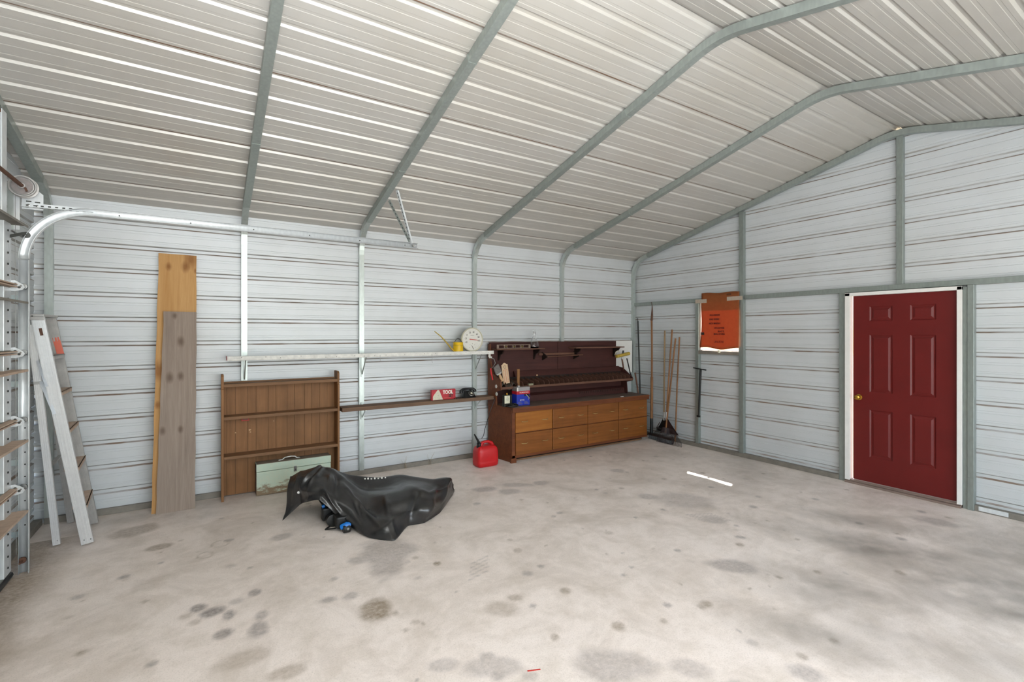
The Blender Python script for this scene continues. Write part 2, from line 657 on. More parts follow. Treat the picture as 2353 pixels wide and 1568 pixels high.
# floor slab with its stains kept in a colour attribute
def build_floor():
    x = np.linspace(-1.3, 6.3, 420)
    y = np.linspace(-1.7, 5.9, 420)
    X, Y = np.meshgrid(x, y, indexing='ij')
    rs = np.random.RandomState(3)

    def fnoise(freq):
        out = np.zeros_like(X)
        for k in range(4):
            f = freq * 2 ** k
            for _ in range(5):
                a = rs.rand() * 2 * np.pi
                out += np.sin((np.cos(a) * X + np.sin(a) * Y) * f + rs.rand() * 6.28) * 0.5 ** k
        return out / 5
    nA, nB, nC, nD = fnoise(9), fnoise(14), fnoise(5), fnoise(30)
    grey = np.zeros_like(X)
    brown = np.zeros_like(X)
    wide = np.zeros_like(X)

    def blob(dst, cx, cy, rx, ry, amt, soft=0.35, nz=0.22):
        # radii measured across and along the view of the camera
        dx, dy = X - cx, Y - cy
        L = math.hypot(cx, cy)
        ax, ay = cy / L, -cx / L
        u, v = (dx * ax + dy * ay) / rx, (dx * cx + dy * cy) / L / ry
        d = np.sqrt(u * u + v * v) + nz * nB + nz * 0.6 * nD
        np.maximum(dst, amt * np.clip((1 + soft - d) / (2 * soft), 0, 1), out=dst)
    G = [(1.18, 3.64, .21, .22, .55), (1.12, 3.40, .12, .2, .55), (.95, 3.6, .08, .065, .5), (.65, 3.17, .054, .043, .7), (.78, 3.14, .05, .048, .5),
         (.27, 3.51, .039, .048, .8), (.12, 3.31, .033, .058, .8), (.25, 3.07, .054, .084, .7), (.28, 3.2, .038, .051, .6), (.09, 3.12, .054, .055, .8),
         (.04, 3.4, .06, .05, .9), (-.04, 3.5, .045, .05, .9), (1.01, 2.23, .077, .05, .45), (1.23, 2.07, .15, .07, .45), (1.23, 2.17, .038, .026, .5),
         (.16, 4.51, .035, .029, .6), (4.04, 3.14, .30, .22, .4), (3.85, 2.67, .1, .09, .45), (3.19, 2.07, .15, .10, .6), (1.73, 1.76, .2, .12, .5),
         (2.05, 1.54, .1, .069, .4), (2.49, 1.21, .09, .073, .6), (2.53, 4.5, .117, .10, .6), (2.71, 4.31, .115, .08, .5), (3.16, 4.37, .078, .08, .5),
         (.52, 4.35, .07, .07, .5), (3.7, 2.32, .043, .03, .6), (5.46, 1.57, .16, .1, .5), (4.24, 4.25, .09, .08, .5), (3.83, 3.4, .1, .08, .5),
         (1.34, 1.93, .05, .04, .4), (.74, 3.41, .03, .031, .5), (2.9, 4.45, .2, .07, .4)]
    for a in G:
        blob(grey, *a[:4], a[4], 0.25)
    B = [(.87, 2.88, .10, .12, .85), (-.5, 5.16, .155, .12, .6), (-.3, 4.66, .078, .058, .7), (1.52, 2.49, .1, .085, .4), (1.65, 2.55, .049, .036, .55),
         (1.99, 1.99, .045, .047, .6), (.17, 2.82, .12, .07, .4), (.34, 2.6, .09, .05, .5), (1.42, 3.24, .025, .027, .8), (2.03, 3.1, .031, .037, .5),
         (1.03, 2.65, .03, .02, .5), (.95, 2.61, .02, .016, .5), (.96, 2.8, .024, .03, .5), (1.62, 2.1, .022, .03, .7), (1.32, 3.41, .026, .029, .5)]
    for a in B:
        blob(brown, *a[:4], a[4], 0.25)
    for cx, cy, rx, ry, amt in ((4.45, 1.55, .75, .3, .7), (4.3, 1.0, .6, .55, .75), (3.45, 1.45, .5, .35, .55), (2.84, 1.35, .4, .2, .55), (4.9, 1.95, .4, .2, .5),
                                (5.2, .9, .6, .5, .6), (3.3, 1.0, .5, .35, .5), (5.85, 3.6, .25, 1.0, .3), (0.2, 5.5, 1.6, .3, .25), (4.6, 5.1, 1.0, .4, .3)):
        blob(wide, cx, cy, rx, ry, amt, 0.6, 0.3)
    wide *= np.clip(0.75 + 0.35 * nA + 0.25 * nD, 0.2, 1.2)
    # scattered oil spots
    for _ in range(170):
        cx, cy = rs.uniform(-0.8, 5.8), rs.uniform(1.2, 5.4)
        r = 0.008 + 0.02 * rs.rand() ** 2
        blob(grey if rs.rand() < .5 else brown, cx, cy, r * 1.3, r * 1.3, rs.uniform(.3, .75), 0.35, 0.15)
    # the ring left by a can, and scuffs
    for cx, cy, r in ((.1, 4.47, .06), (.0, 4.3, .05)):
        d = np.hypot(X - cx, (Y - cy) * 0.9)
        np.maximum(brown, 0.5 * np.clip(1 - np.abs(d - r) / 0.012, 0, 1), out=brown)
    for k in range(5):
        a = 0.09 * k
        d = np.abs((Y - 2.93 - a * .45) - 0.28 * (X - 1.6))
        np.maximum(grey, 0.5 * np.clip(1 - d / .012, 0, 1) * (np.abs(X - 1.6 - a * .3) < .09), out=grey)
        d = np.abs((Y - 2.64 - a * .5) + 0.5 * (X - 3.85))
        np.maximum(grey, 0.5 * np.clip(1 - d / .02, 0, 1) * (np.abs(X - 3.85) < .12), out=grey)
    # rust washed in along the sill of the overhead door
    dd = X - (-1.02) + 0.05 * nA
    np.maximum(brown, 0.8 * np.clip(1 - dd / 0.22, 0, 1) * (Y < 5.3), out=brown)
    n, m = X.shape
    idx = np.arange(n * m).reshape(n, m)
    F = np.stack([idx[:-1, :-1], idx[1:, :-1], idx[1:, 1:], idx[:-1, 1:]], -1).reshape(-1, 4)
    me = bpy.data.meshes.new('floor')
    V = np.stack([X, Y, np.zeros_like(X)], -1).reshape(-1, 3)
    me.vertices.add(n * m)
    me.vertices.foreach_set('co', V.ravel())
    me.loops.add(F.size)
    me.loops.foreach_set('vertex_index', F.ravel())
    me.polygons.add(len(F))
    me.polygons.foreach_set('loop_start', np.arange(0, F.size, 4))
    me.polygons.foreach_set('loop_total', np.full(len(F), 4))
    me.update()
    at = me.attributes.new('stain', 'FLOAT_COLOR', 'POINT')
    c = np.stack([grey, brown, wide, np.ones_like(X)], -1).astype(np.float32).reshape(-1)
    at.data.foreach_set('color', c)
    me.materials.append(floor_mat())
    o = bpy.data.objects.new('floor', me)
    COL.objects.link(o)
    o['kind'] = 'structure'
    mk = MB().bar((1.344, 1.965, 0.001), (1.405, 1.94, 0.001), 0.007, 0.002)
    mk.build('paint_mark', INK_R, o)
    return o


FLOOR = build_floor()
gb = MB()
gb.box(-40, 45, -40, 45, -0.3, -0.1)
tag(gb.build('ground', plain('dry_ground', '#9c8f78', 0.9, 0, 0.3, 1.5)), kind='structure')
ap = MB()
ap.box(-1.34, 6.34, -1.75, 5.95, -0.25, -0.012)
tag(ap.build('slab_edge', plain('slab_concrete', '#a39c92', 0.85)), kind='structure')

# one period of the ribbed sheet, from the lower lip of a rib upwards: (u, depth outwards, material)
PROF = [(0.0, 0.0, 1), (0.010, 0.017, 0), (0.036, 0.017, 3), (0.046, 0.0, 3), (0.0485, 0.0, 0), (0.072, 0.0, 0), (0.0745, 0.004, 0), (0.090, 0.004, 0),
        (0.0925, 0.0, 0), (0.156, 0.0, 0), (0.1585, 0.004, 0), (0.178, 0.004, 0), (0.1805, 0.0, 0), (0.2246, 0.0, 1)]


FLATTER = [(a, b * (0.35 if b == 0.004 else 0.9), m) for a, b, m in PROF]


def rib_points(anchor, u0, u1, cuts, prof=None):
    """Sorted (u, depth, material of the strip above it) between u0 and u1."""
    k0 = int(math.floor((u0 - anchor) / PITCH)) - 1
    pts = []
    k = k0
    while anchor + k * PITCH < u1 + PITCH:
        for a, b, m in (prof or PROF):
            pts.append((anchor + k * PITCH + a, b, m))
        k += 1
    us = [p[0] for p in pts]

    def at(u):
        i = max(j for j in range(len(us)) if us[j] <= u + 1e-9)
        a, b = pts[i], pts[min(i + 1, len(pts) - 1)]
        f = 0 if b[0] == a[0] else (u - a[0]) / (b[0] - a[0])
        return (u, a[1] + (b[1] - a[1]) * f, a[2])
    sel = [p for p in pts if u0 + 1e-4 < p[0] < u1 - 1e-4]
    for c in [u0, u1] + [c for c in cuts if u0 + 1e-4 < c < u1 - 1e-4]:
        sel.append(at(c))
    sel.sort()
    return sel


def make_sheets(parent, name, mats, mapf, anchor, utop, spans, cuts=(), lap=0.050, first=0, ubot=0.0, edge_mat=2, lip=False, prof=None):
    """Split a ribbed surface into 3 ft sheets that overlap; spans(u) gives the (t0, t1) stretches at height u."""
    seams = []
    k = first
    while True:
        s = anchor + PITCH * k + lap
        if s > utop:
            break
        if s > ubot + 0.1:
            seams.append(s)
        k += 4
    b = [ubot] + seams + [utop]
    for i in range(len(b) - 1):
        pts = rib_points(anchor, b[i], b[i + 1], cuts, prof)
        mb = MB()
        off = 0.0
        for p, q in zip(pts, pts[1:]):
            if q[0] - p[0] < 1e-5:
                continue
            for fa, fb in spans(p[0] + 1e-5, q[0] - 1e-5):
                (a0, a1), (b0, b1) = fa, fb
                if a1 - a0 < 1e-4 and b1 - b0 < 1e-4:
                    continue
                mb.face([mapf(p[0], a0, p[1] - off), mapf(p[0], a1, p[1] - off), mapf(q[0], b1, q[1] - off), mapf(q[0], b0, q[1] - off)], p[2])
        if i and lip:                # the lapped edge of this sheet
            s0 = b[i]
            for fa, fb in spans(s0 + 1e-5, s0 + 2e-5):
                mb.face([mapf(s0 - .004, fa[0], -.003), mapf(s0 - .004, fa[1], -.003), mapf(s0 + .003, fb[1], -.0025), mapf(s0 + .003, fb[0], -.0025)], edge_mat)
        if mb.f:
            mb.build(name, mats, parent)


def gable_spans(holes):
    def f(ua, ub):
        lim = []
        for u in (ua, ub):
            dy = (RZ + 0.03 - u) / SL
            lim.append((max(YF, RY - dy), min(D, RY + dy)))
        if lim[0][1] <= lim[0][0]:
            return []
        mid = (ua + ub) / 2
        out = []
        cur = [[lim[0][0], lim[1][0]]]
        for y0, y1, z0, z1 in sorted(holes):
            if z0 - 1e-4 <= mid <= z1 + 1e-4:
                cur[-1] += [y0, y0]
                cur.append([y1, y1])
        cur[-1] += [lim[0][1], lim[1][1]]
        for a in cur:
            if a[2] > a[0] or a[3] > a[1]:
                out.append(((a[0], a[2]), (a[1], a[3])))
        return out
    return f


wall_back = struct('wall_back')
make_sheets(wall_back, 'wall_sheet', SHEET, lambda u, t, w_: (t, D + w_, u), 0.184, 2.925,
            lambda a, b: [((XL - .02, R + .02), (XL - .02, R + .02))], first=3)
WIN = (3.86, 4.50, 1.43, 2.13)
DOOR = (1.585, 2.525, 0.0, 2.125)
wall_right = struct('wall_right')
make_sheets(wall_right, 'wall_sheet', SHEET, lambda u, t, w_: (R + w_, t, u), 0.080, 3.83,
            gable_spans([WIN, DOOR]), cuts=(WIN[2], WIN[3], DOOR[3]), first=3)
GAR = (-0.52, 4.63, 0.0, 2.47)
wall_left = struct('wall_left')
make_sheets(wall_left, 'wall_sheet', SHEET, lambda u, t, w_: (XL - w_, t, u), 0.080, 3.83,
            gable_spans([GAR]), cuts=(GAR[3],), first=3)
wall_front = struct('wall_front')
ADDED_BAY = (0.3, 5.1, 0.0, 2.25)  # unseen opening, added and placed to bring fill light in


def front_spans(a, b):
    if (a + b) / 2 < ADDED_BAY[3]:
        return [((XL, ADDED_BAY[0]), (XL, ADDED_BAY[0])), ((ADDED_BAY[1], R), (ADDED_BAY[1], R))]
    return [((XL, R), (XL, R))]


make_sheets(wall_front, 'wall_sheet', SHEET, lambda u, t, w_: (t, YF - w_, u), 0.184, 2.925, front_spans, cuts=(ADDED_BAY[3],), first=3)

ceiling = struct('ceiling')
cs, sn = math.cos(math.atan(SL)), math.sin(math.atan(SL))
SLEN = (5.83 - RY) / cs


def roof_back(u, t, w_):
    return (t, 5.83 - u * cs + w_ * sn, roof_z(5.83) + u * sn + w_ * cs)


def roof_front(u, t, w_):
    y, = (5.83 - u * cs + w_ * sn,)
    return (t, 2 * RY - y, roof_z(5.83) + u * sn + w_ * cs)


# ribs counted from the eave; the measured rib sits 0.163 m up the slope
make_sheets(ceiling, 'roof_sheet', ROOF, roof_back, 0.163 + 0.237 - PITCH, SLEN, lambda a, b: [((XL - .15, R + .15), (XL - .15, R + .15))], first=1, lap=0.050, lip=True, prof=FLATTER)
make_sheets(ceiling, 'roof_sheet', ROOF, roof_front, 0.163 + 0.237 - PITCH, SLEN, lambda a, b: [((XL - .15, R + .15), (XL - .15, R + .15))], first=1, lap=0.050, prof=FLATTER)
MB().prism([(RY - .2, RZ - .02), (RY, RZ + .032), (RY + .2, RZ - .02), (RY + .2, RZ), (RY, RZ + .055), (RY - .2, RZ)], XL - .15, R + .15, 'x').build('ridge_cap', ROOF[0], ceiling)

# bent frames: square tube legs that curve into the slope, a sleeve-jointed rafter between them
T = 0.057


def fillet(p0, p1, p2, rad, n=8):
    a, b = (p0 - p1).normalized(), (p2 - p1).normalized()
    ang = a.angle(b)
    t = rad / math.tan(ang / 2)
    s0, s1 = p1 + a * t, p1 + b * t
    c = p1 + (a + b).normalized() * (rad / math.sin(ang / 2))
    out = []
    for i in range(n + 1):
        f = i / n
        v0, v1 = s0 - c, s1 - c
        th = v0.angle(v1)
        v = (v0 * math.sin((1 - f) * th) + v1 * math.sin(f * th)) / math.sin(th)
        out.append(c + v)
    return out


def sweep_yz(mb, pts, x0, x1, th):
    """Square tube along points in the YZ plane."""
    A, B = [], []
    for i, p in enumerate(pts):
        d = (pts[min(i + 1, len(pts) - 1)] - pts[max(i - 1, 0)]).normalized()
        nrm = Vector((-d.y, d.x))
        A.append(p + nrm * th / 2)
        B.append(p - nrm * th / 2)
    k = len(mb.v)
    for a, b in zip(A, B):
        mb.v += [(x0, a.x, a.y), (x1, a.x, a.y), (x1, b.x, b.y), (x0, b.x, b.y)]
    for i in range(len(pts) - 1):
        q = k + i * 4
        for j in range(4):
            mb.f.append((q + j, q + (j + 1) % 4, q + 4 + (j + 1) % 4, q + 4 + j))
            mb.m.append(0)
    mb.f.append((k, k + 3, k + 2, k + 1))
    e = k + (len(pts) - 1) * 4
    mb.f.append((e, e + 1, e + 2, e + 3))
    mb.m += [0, 0]


off = 0.034
PX = [-1.19, 0.315, 1.53, 3.045, 4.55, 6.09]
yc, yf = 5.774, -1.615
apex = Vector((RY, RZ - off - 0.004))
eave_b = Vector((yc, roof_z(yc) - off))
eave_f = Vector((yf, roof_z(yf) - off))
for i, x0 in enumerate(PX):
    legb = [Vector((yc, 0.055))] + fillet(Vector((yc, 0)), eave_b, apex, 0.34) + [eave_b + (apex - eave_b).normalized() * 0.36]
    m = MB()
    sweep_yz(m, legb, x0, x0 + T, T)
    m.build('post', GALV, wall_back)
    legf = [Vector((yf, 0.0))] + fillet(Vector((yf, 0)), eave_f, apex, 0.34) + [eave_f + (apex - eave_f).normalized() * 0.36]
    m = MB()
    sweep_yz(m, legf, x0, x0 + T, T)
    m.build('post', GALV, wall_front)
    db, df = (apex - eave_b).normalized(), (apex - eave_f).normalized()
    raf = [eave_b + db * 0.33] + fillet(eave_b, apex, eave_f, 0.75) + [eave_f + df * 0.33]
    m = MB()
    sweep_yz(m, raf, x0 - .002, x0 + T + .002, T + .004)
    m.build('rafter', RAFT, ceiling)
    for s_ in (1.45, 2.9):                     # sleeve joints along the rafter
        m = MB()
        c = eave_b + db * s_
        sweep_yz(m, [c - db * .004, c + db * .004], x0 - .0045, x0 + T + .0045, T + .009)
        m.build('sleeve_edge', RAFT, ceiling)

DUSTYG = plain('dusty_galvanised_rail', '#8b857c', 0.6, 0.3, 0.25, 9)
MB().box(-1.19, 6.09, 5.745, 5.785, 0, 0.055).build('base_rail', DUSTYG, wall_back, bev=.003)
# bolts on the legs, rail clip angles
for x0 in PX[1:5]:
    for z in (0.12,):
        MB().box(x0 + .008, x0 + T - .008, 5.742, 5.7455, 0.055, 0.145).build('clip_angle', GALV, wall_back)

# right gable framing, front face at X 6.118
gx0, gx1 = 6.118, 6.172


def rtube(name, y0, y1, z0, z1, mat=GALVD, parent=wall_right, x0=gx0, x1=gx1):
    return MB().box(x0, x1, y0, y1, z0, z1).build(name, mat, parent, bev=.003)


rtube('base_rail', 2.63, 5.745, 0, 0.055, DUSTYG)
rtube('base_rail', YF + .03, 1.48, 0, 0.055, DUSTYG)
rtube('girt', 3.86, 5.745, 2.135, 2.19)
rtube('girt', YF + .03, 3.78, 2.135, 2.19)
rtube('stud', 3.79, 3.855, 0.055, roof_z(3.82) - .07)
rtube('stud', 4.49, 4.545, 0.055, 2.135)
rtube('stud', 2.03, 2.09, 2.19, RZ - .08)
rtube('sill_rail', 3.86, 4.49, 1.375, 1.425, DUSTYG)
rtube('stud', 2.568, 2.628, 0.0, 2.135)
rtube('stud', 1.478, 1.525, 0.0, 2.135, x0=6.10)
rtube('stud', 1.525, 1.560, 0.0, 2.12, x0=6.112)
for z in (0.30, 1.12):
    rtube('sleeve_edge', 1.476, 1.527, z, z + .008, x0=6.097, x1=6.11)
for z in (.5, 1.16):
    rtube('screw_plate', 2.575, 2.60, z, z + .02, x0=6.114, x1=6.12)
rtube('stud', -0.2, -.14, 0.055, roof_z(-.17) - .07)
rtube('rail_splice', 1.25, 1.45, 0.01, 0.05, BRIGHT, x0=6.116, x1=6.119)

# left gable framing
lx0, lx1 = -1.259, -1.2


def ltube(name, y0, y1, z0, z1, mat=GALV, x0=lx0, x1=lx1):
    return MB().box(x0, x1, y0, y1, z0, z1).build(name, mat, wall_left, bev=.003)


ltube('stud', 4.73, 4.79, 0.0, roof_z(4.76) - .05)
ltube('base_rail', 4.79, 5.745, 0, 0.055, DUSTYG)
ltube('header', -0.6, 4.73, 2.47, 2.53, DUSTYG)
ltube('stud', 4.50, 4.55, 2.53, roof_z(4.5) - .05, RUST, x0=-1.19, x1=-1.14)
ltube('angle_iron', 4.36, 4.445, 2.43, 3.12, BRIGHT, x0=-1.105, x1=-1.10)
ltube('angle_iron', 4.445, 4.450, 2.43, 3.12, BRIGHT, x0=-1.17, x1=-1.10)
ltube('stud', 2.05, 2.11, 2.53, RZ - .08)

# framing round the added opening in the front wall
for x0 in (ADDED_BAY[0] - .06, ADDED_BAY[1]):
    MB().box(x0, x0 + .06, YF + .003, YF + .06, 0, 2.25).build('jamb', GALV, wall_front)
MB().box(ADDED_BAY[0] - .06, ADDED_BAY[1] + .06, YF + .003, YF + .06, 2.25, 2.31).build('header', GALV, wall_front)

# ------------------------------------------------------------------ window with its cardboard
win = struct('window_1', (6.17, 4.18, 1.43))
fr = MB()
fx0, fx1 = 6.150, 6.195
for a in ((3.862, 3.878, 1.427, 2.134), (4.474, 4.488, 1.427, 2.134), (3.878, 4.474, 1.427, 1.436), (3.878, 4.474, 2.11, 2.134)):
    fr.box(fx0, fx1, *a)
fr.build('window_frame', WHITE, win, bev=.001)
MB().box(6.185, 6.189, 3.878, 4.474, 1.436, 2.11).build('pane', PANE, win)

cb = thing('cardboard_sheet', 'brown cardboard taped over the small window, daylight glowing round its edges', 'cardboard', (6.11, 4.17, 1.46))
P = []
ny, nz = 24, 20
for j in range(nz + 1):
    row = []
    for i in range(ny + 1):
        fy, fz = i / ny, j / nz
        y = 3.838 + fy * (4.425 - 3.838)
        top = 2.245 + 0.012 * fy + 0.006 * math.sin(fy * 9)
        bot = 1.458 + 0.012 * math.sin(fy * 8 + 1.3) + 0.016 * abs(fy - .5)
        z = bot + (top - bot) * fz
        wav = 0.012 * math.sin(fz * 7 + fy * 2) * (0.3 + fy)
        y += wav * (1 if fy > .5 else .4) * (0.6 if fz < .85 else 0)
        if fz < .55 and fy > .8:
            y += .014 * (1 - fz / .55) * (fy - .8) / .2
        x = 6.104 - 0.012 * (1 - fz) * (0.5 + 0.5 * math.sin(fy * 6)) - 0.010 * (1 - fz) ** 3
        row.append((x, y, z))
    P.append(row)
m = MB().grid(P)
c1 = m.build('card', CARD, cb, smooth=60)
so = c1.modifiers.new('thick', 'SOLIDIFY')
so.thickness = 0.003
TAPE = plain('masking_tape', '#b3a494', 0.6, 0, 0.12, 30)
MB().box(6.098, 6.0995, 4.34, 4.53, 2.118, 2.172).build('tape_strip', TAPE, cb)
MB().box(6.098, 6.0995, 3.79, 4.02, 2.128, 2.182).build('tape_strip', TAPE, cb)
MB().box(6.0895, 6.112, 4.13, 4.155, 1.40, 1.44, M=None).build('paper_tab', LABEL, cb)
for z, s_, y in ((1.935, 'HILLS MAKNE', 4.20), (1.875, 'KNILI SKRRIE !', 4.20), (1.815, 'ARCH MAKNA !', 4.20), (1.750, 'NTO ES FOES', 4.13), (1.700, 'FRAG TL', 4.10), (1.665, 'BNKU STORES', 4.13)):
    text(s_, (6.0855, y, z), 0.034, RW, INK_D, cb, 'printed_line', sx=0.78, bold=.0008)
text('6006', (6.0985, 3.99, 2.215), 0.04, RW, INK_D, cb, 'printed_line', sx=.9)
MB().box(6.078, 6.080, 4.365, 4.42, 1.655, 1.69).build('printed_mark', INK_D, cb)
text('LKNUSTRE', (6.079, 4.13, 1.555), 0.045, RW, INK_D, cb, 'printed_line', sx=.7)

# ------------------------------------------------------------------ red door
door = struct('door_2', (6.14, 2.05, 0))
jm = MB()
jx0, jx1 = 6.095, 6.178
jm.box(jx0, jx1, 2.512, 2.560, 0.03, 2.125)
jm.box(jx0, jx1, 1.562, 1.600, 0.03, 2.125)
jm.box(jx0, jx1, 1.562, 2.560, 2.092, 2.128)
jm.build('door_frame', WHITE, door, bev=.002)
th = MB().box(6.075, 6.21, 1.565, 2.555, 0, 0.022)
th.box(6.10, 6.21, 1.565, 2.555, 0.022, 0.04)
th.build('threshold', plain('threshold_metal', '#9d8a80', 0.4, 0.5, 0.2), door, bev=.002)
# the leaf, with six pressed panels
leaf = MB()
y0, y1, z0, z1 = 1.602, 2.493, 0.045, 2.090
xs = 6.135
pan = [(1.765, 1.975, .318, .84), (2.125, 2.335, .318, .84), (1.765, 1.975, 1.03, 1.66), (2.125, 2.335, 1.03, 1.66),
       (1.765, 1.975, 1.81, 1.97), (2.125, 2.335, 1.81, 1.97)]
ys = sorted({y0, y1, *[p[0] for p in pan], *[p[1] for p in pan]})
zs = sorted({z0, z1, *[p[2] for p in pan], *[p[3] for p in pan]})
for a, b in zip(ys, ys[1:]):
    for c, d in zip(zs, zs[1:]):
        ym, zm = (a + b) / 2, (c + d) / 2
        if any(p[0] < ym < p[1] and p[2] < zm < p[3] for p in pan):
            continue
        leaf.face([(xs, a, c), (xs, b, c), (xs, b, d), (xs, a, d)])
leaf.face([(xs, y0, z0), (xs + .04, y0, z0), (xs + .04, y0, z1), (xs, y0, z1)])
leaf.face([(xs, y1, z0), (xs + .04, y1, z0), (xs + .04, y1, z1), (xs, y1, z1)])
leaf.face([(xs, y0, z1), (xs, y1, z1), (xs + .04, y1, z1), (xs + .04, y0, z1)])
leaf.face([(xs, y0, z0), (xs, y1, z0), (xs + .04, y1, z0), (xs + .04, y0, z0)])
leaf.face([(xs + .04, y0, z0), (xs + .04, y1, z0), (xs + .04, y1, z1), (xs + .04, y0, z1)])
lf = leaf.build('door_leaf', DRED, door)
for a, b, c, d in pan:
    pm = MB()
    rings = []
    for ins, dx in ((0, 0), (.012, .009), (.022, .009), (.04, .001)):
        rings.append([(xs + dx, a + ins, c + ins), (xs + dx, b - ins, c + ins), (xs + dx, b - ins, d - ins), (xs + dx, a + ins, d - ins)])
    for r0, r1 in zip(rings, rings[1:]):
        for k in range(4):
            pm.face([r0[k], r0[(k + 1) % 4], r1[(k + 1) % 4], r1[k]])
    pm.face(rings[-1])
    pm.build('panel', DRED, lf)
kb = MB().lathe((xs, 2.435, 0.965), [(0.032, 0), (0.033, -.006), (.014, -.010), (.012, -.03), (.022, -.036), (.028, -.048), (.026, -.058), (.015, -.066), (0, -.067)], 20, 'x')
kb.build('door_knob', BRASS, lf, smooth=40)
for z in (.3, 1.05, 1.85):
    MB().tube([(6.128, 1.600, z - .045), (6.128, 1.600, z + .045)], .005, 8).build('hinge', BRASS, door)

# ------------------------------------------------------------------ overhead door and its track on the left gable
od = struct('door_1', (-1.13, 4.6, 0))
GREYG = plain('greenish_grey_panel', '#8d928a', 0.5, 0.2, 0.15, 4)
secs = [(0.04, 0.595), (0.605, 1.065), (1.075, 1.535), (1.545, 1.995), (2.005, 2.44)]
for a, b in secs:
    s_ = MB()
    s_.box(-1.165, -1.160, -0.5, 4.61, a, b)
    s_.box(-1.165, -1.125, -0.5, 4.61, b - .012, b)
    s_.box(-1.165, -1.125, -0.5, 4.61, a, a + .012)
    o = s_.build('door_section', GREYG, od)
    st = MB()
    st.box(-1.160, -1.118, 4.47, 4.61, a + .01, b - .01)
    st.build('end_stile', BRIGHT, o, bev=.004)
    bl = MB()
    z = a + .06
    while z < b - .03:
        bl.lathe((-1.117, 4.535, z), [(.007, -.001), (.007, .005), (0, .006)], 8, 'x')
        z += .075
    bl.build('bolts', DARKM, o)['kind'] = 'stuff'
for z in (0.60, 1.07, 1.54, 2.0):
    j = MB()
    j.box(-1.160, -1.085, -0.5, 4.60, z + .004, z + .012)
    j.box(-1.160, -1.085, -0.5, 4.60, z - .012, z - .004)
    j.build('joint_rail', TANDUST, od)
    h = MB()
    h.prism([(-1.118, z - .036), (-1.118, z + .036), (-1.100, z + .038), (-1.060, z + .012), (-1.050, z - .008), (-1.060, z - .026), (-1.095, z - .036)], 4.604, 4.608, 'y')
    hp = h.build('hinge_plate', BRIGHT, od)
    for hx, hz in ((-1.098, .012), (-1.078, -.010)):
        MB().lathe((hx, 4.6035, z + hz), [(.008, 0), (.008, -.0012), (0, -.0012)], 12, 'y').build('hinge_hole', DARKM, hp)
    MB().lathe((-1.07, 4.60, z), [(.006, 0), (.006, .075)], 8, 'y').build('roller_stem', STEEL, od)
    MB().lathe((-1.07, 4.655, z), [(.006, -.002), (.021, 0), (.021, .012), (.006, .014)], 16, 'y').build('roller', STEEL, od, smooth=40)
for z in (0.44, 0.93, 1.42, 1.89, 2.42):
    s_ = MB()
    s_.box(-1.160, -1.04, -0.5, 4.64, z, z + .003)
    s_.box(-1.160, -1.157, -0.5, 4.64, z - .03, z)
    s_.box(-1.043, -1.04, -0.5, 4.64, z - .012, z)
    s_.build('stiffener_strut', TANDUST if z < 1.5 else DUSTYG, od)
MB().tube([(-1.13, -0.5, .02), (-1.13, 4.62, .02)], .022, 8).build('bottom_seal', BLACK, od)
MB().lathe((-1.075, 4.60, .09), [(.006, 0), (.006, .055), (.021, .056), (.021, .07), (.006, .071)], 16, 'y').build('roller', RUST, od)


def sweep_xz(pts, sec, name, mat, parent, closed=False):
    """Open section (outward, y) swept along points in the XZ plane."""
    mb = MB()
    G = []
    for i, p in enumerate(pts):
        d = (pts[min(i + 1, len(pts) - 1)] - pts[max(i - 1, 0)]).normalized()
        nrm = Vector((-d.y, d.x))
        G.append([(p.x + nrm.x * a, y, p.y + nrm.y * a) for a, y in sec])
    mb.grid(G)
    o = mb.build(name, mat, parent, smooth=50)
    so = o.modifiers.new('thick', 'SOLIDIFY')
    so.thickness = 0.0022
    so.offset = 0
    return o


SEC = [(.024, 4.640), (.027, 4.648), (.026, 4.672), (.012, 4.680), (-.012, 4.680), (-.026, 4.672), (-.027, 4.648), (-.024, 4.640)]
rad = 0.37
pv = Vector((-1.066, 2.566))
arc = fillet(Vector((-1.066, 0)), pv, Vector((1.83, 2.566)), rad, 16)
vert = sweep_xz([Vector((-1.066, 0.0)), arc[0] - Vector((0, .01))], SEC, 'vertical_track', BRIGHT, od)
horiz = sweep_xz(arc + [Vector((1.83, 2.566))], SEC, 'horizontal_track', BRIGHT, od)
for k in range(6):
    x = -.55 + k * .45
    MB().lathe((x, 4.678, 2.566), [(.005, -.003), (.005, .0), (0, .0)], 8, 'y').build('track_bolt', DARKM, horiz)
MB().lathe((1.78, 4.665, 2.566), [(.011, -.02), (.011, .0), (.006, .005)], 6, 'y').build('end_bolt', STEEL, horiz)
for z in (.25, .75, 1.3, 1.9):
    MB().box(-1.20, -1.055, 4.684, 4.687, z, z + .04).build('track_bracket', GALV, vert)
hol = MB()
for k in range(9):
    z = .33 + k * .085
    hol.lathe((-1.066, 4.679, z), [(.005, -.001), (.0045, -.0015), (0, -.0015)], 8, 'y')
hol.build('track_holes', BLACK, vert)['kind'] = 'stuff'


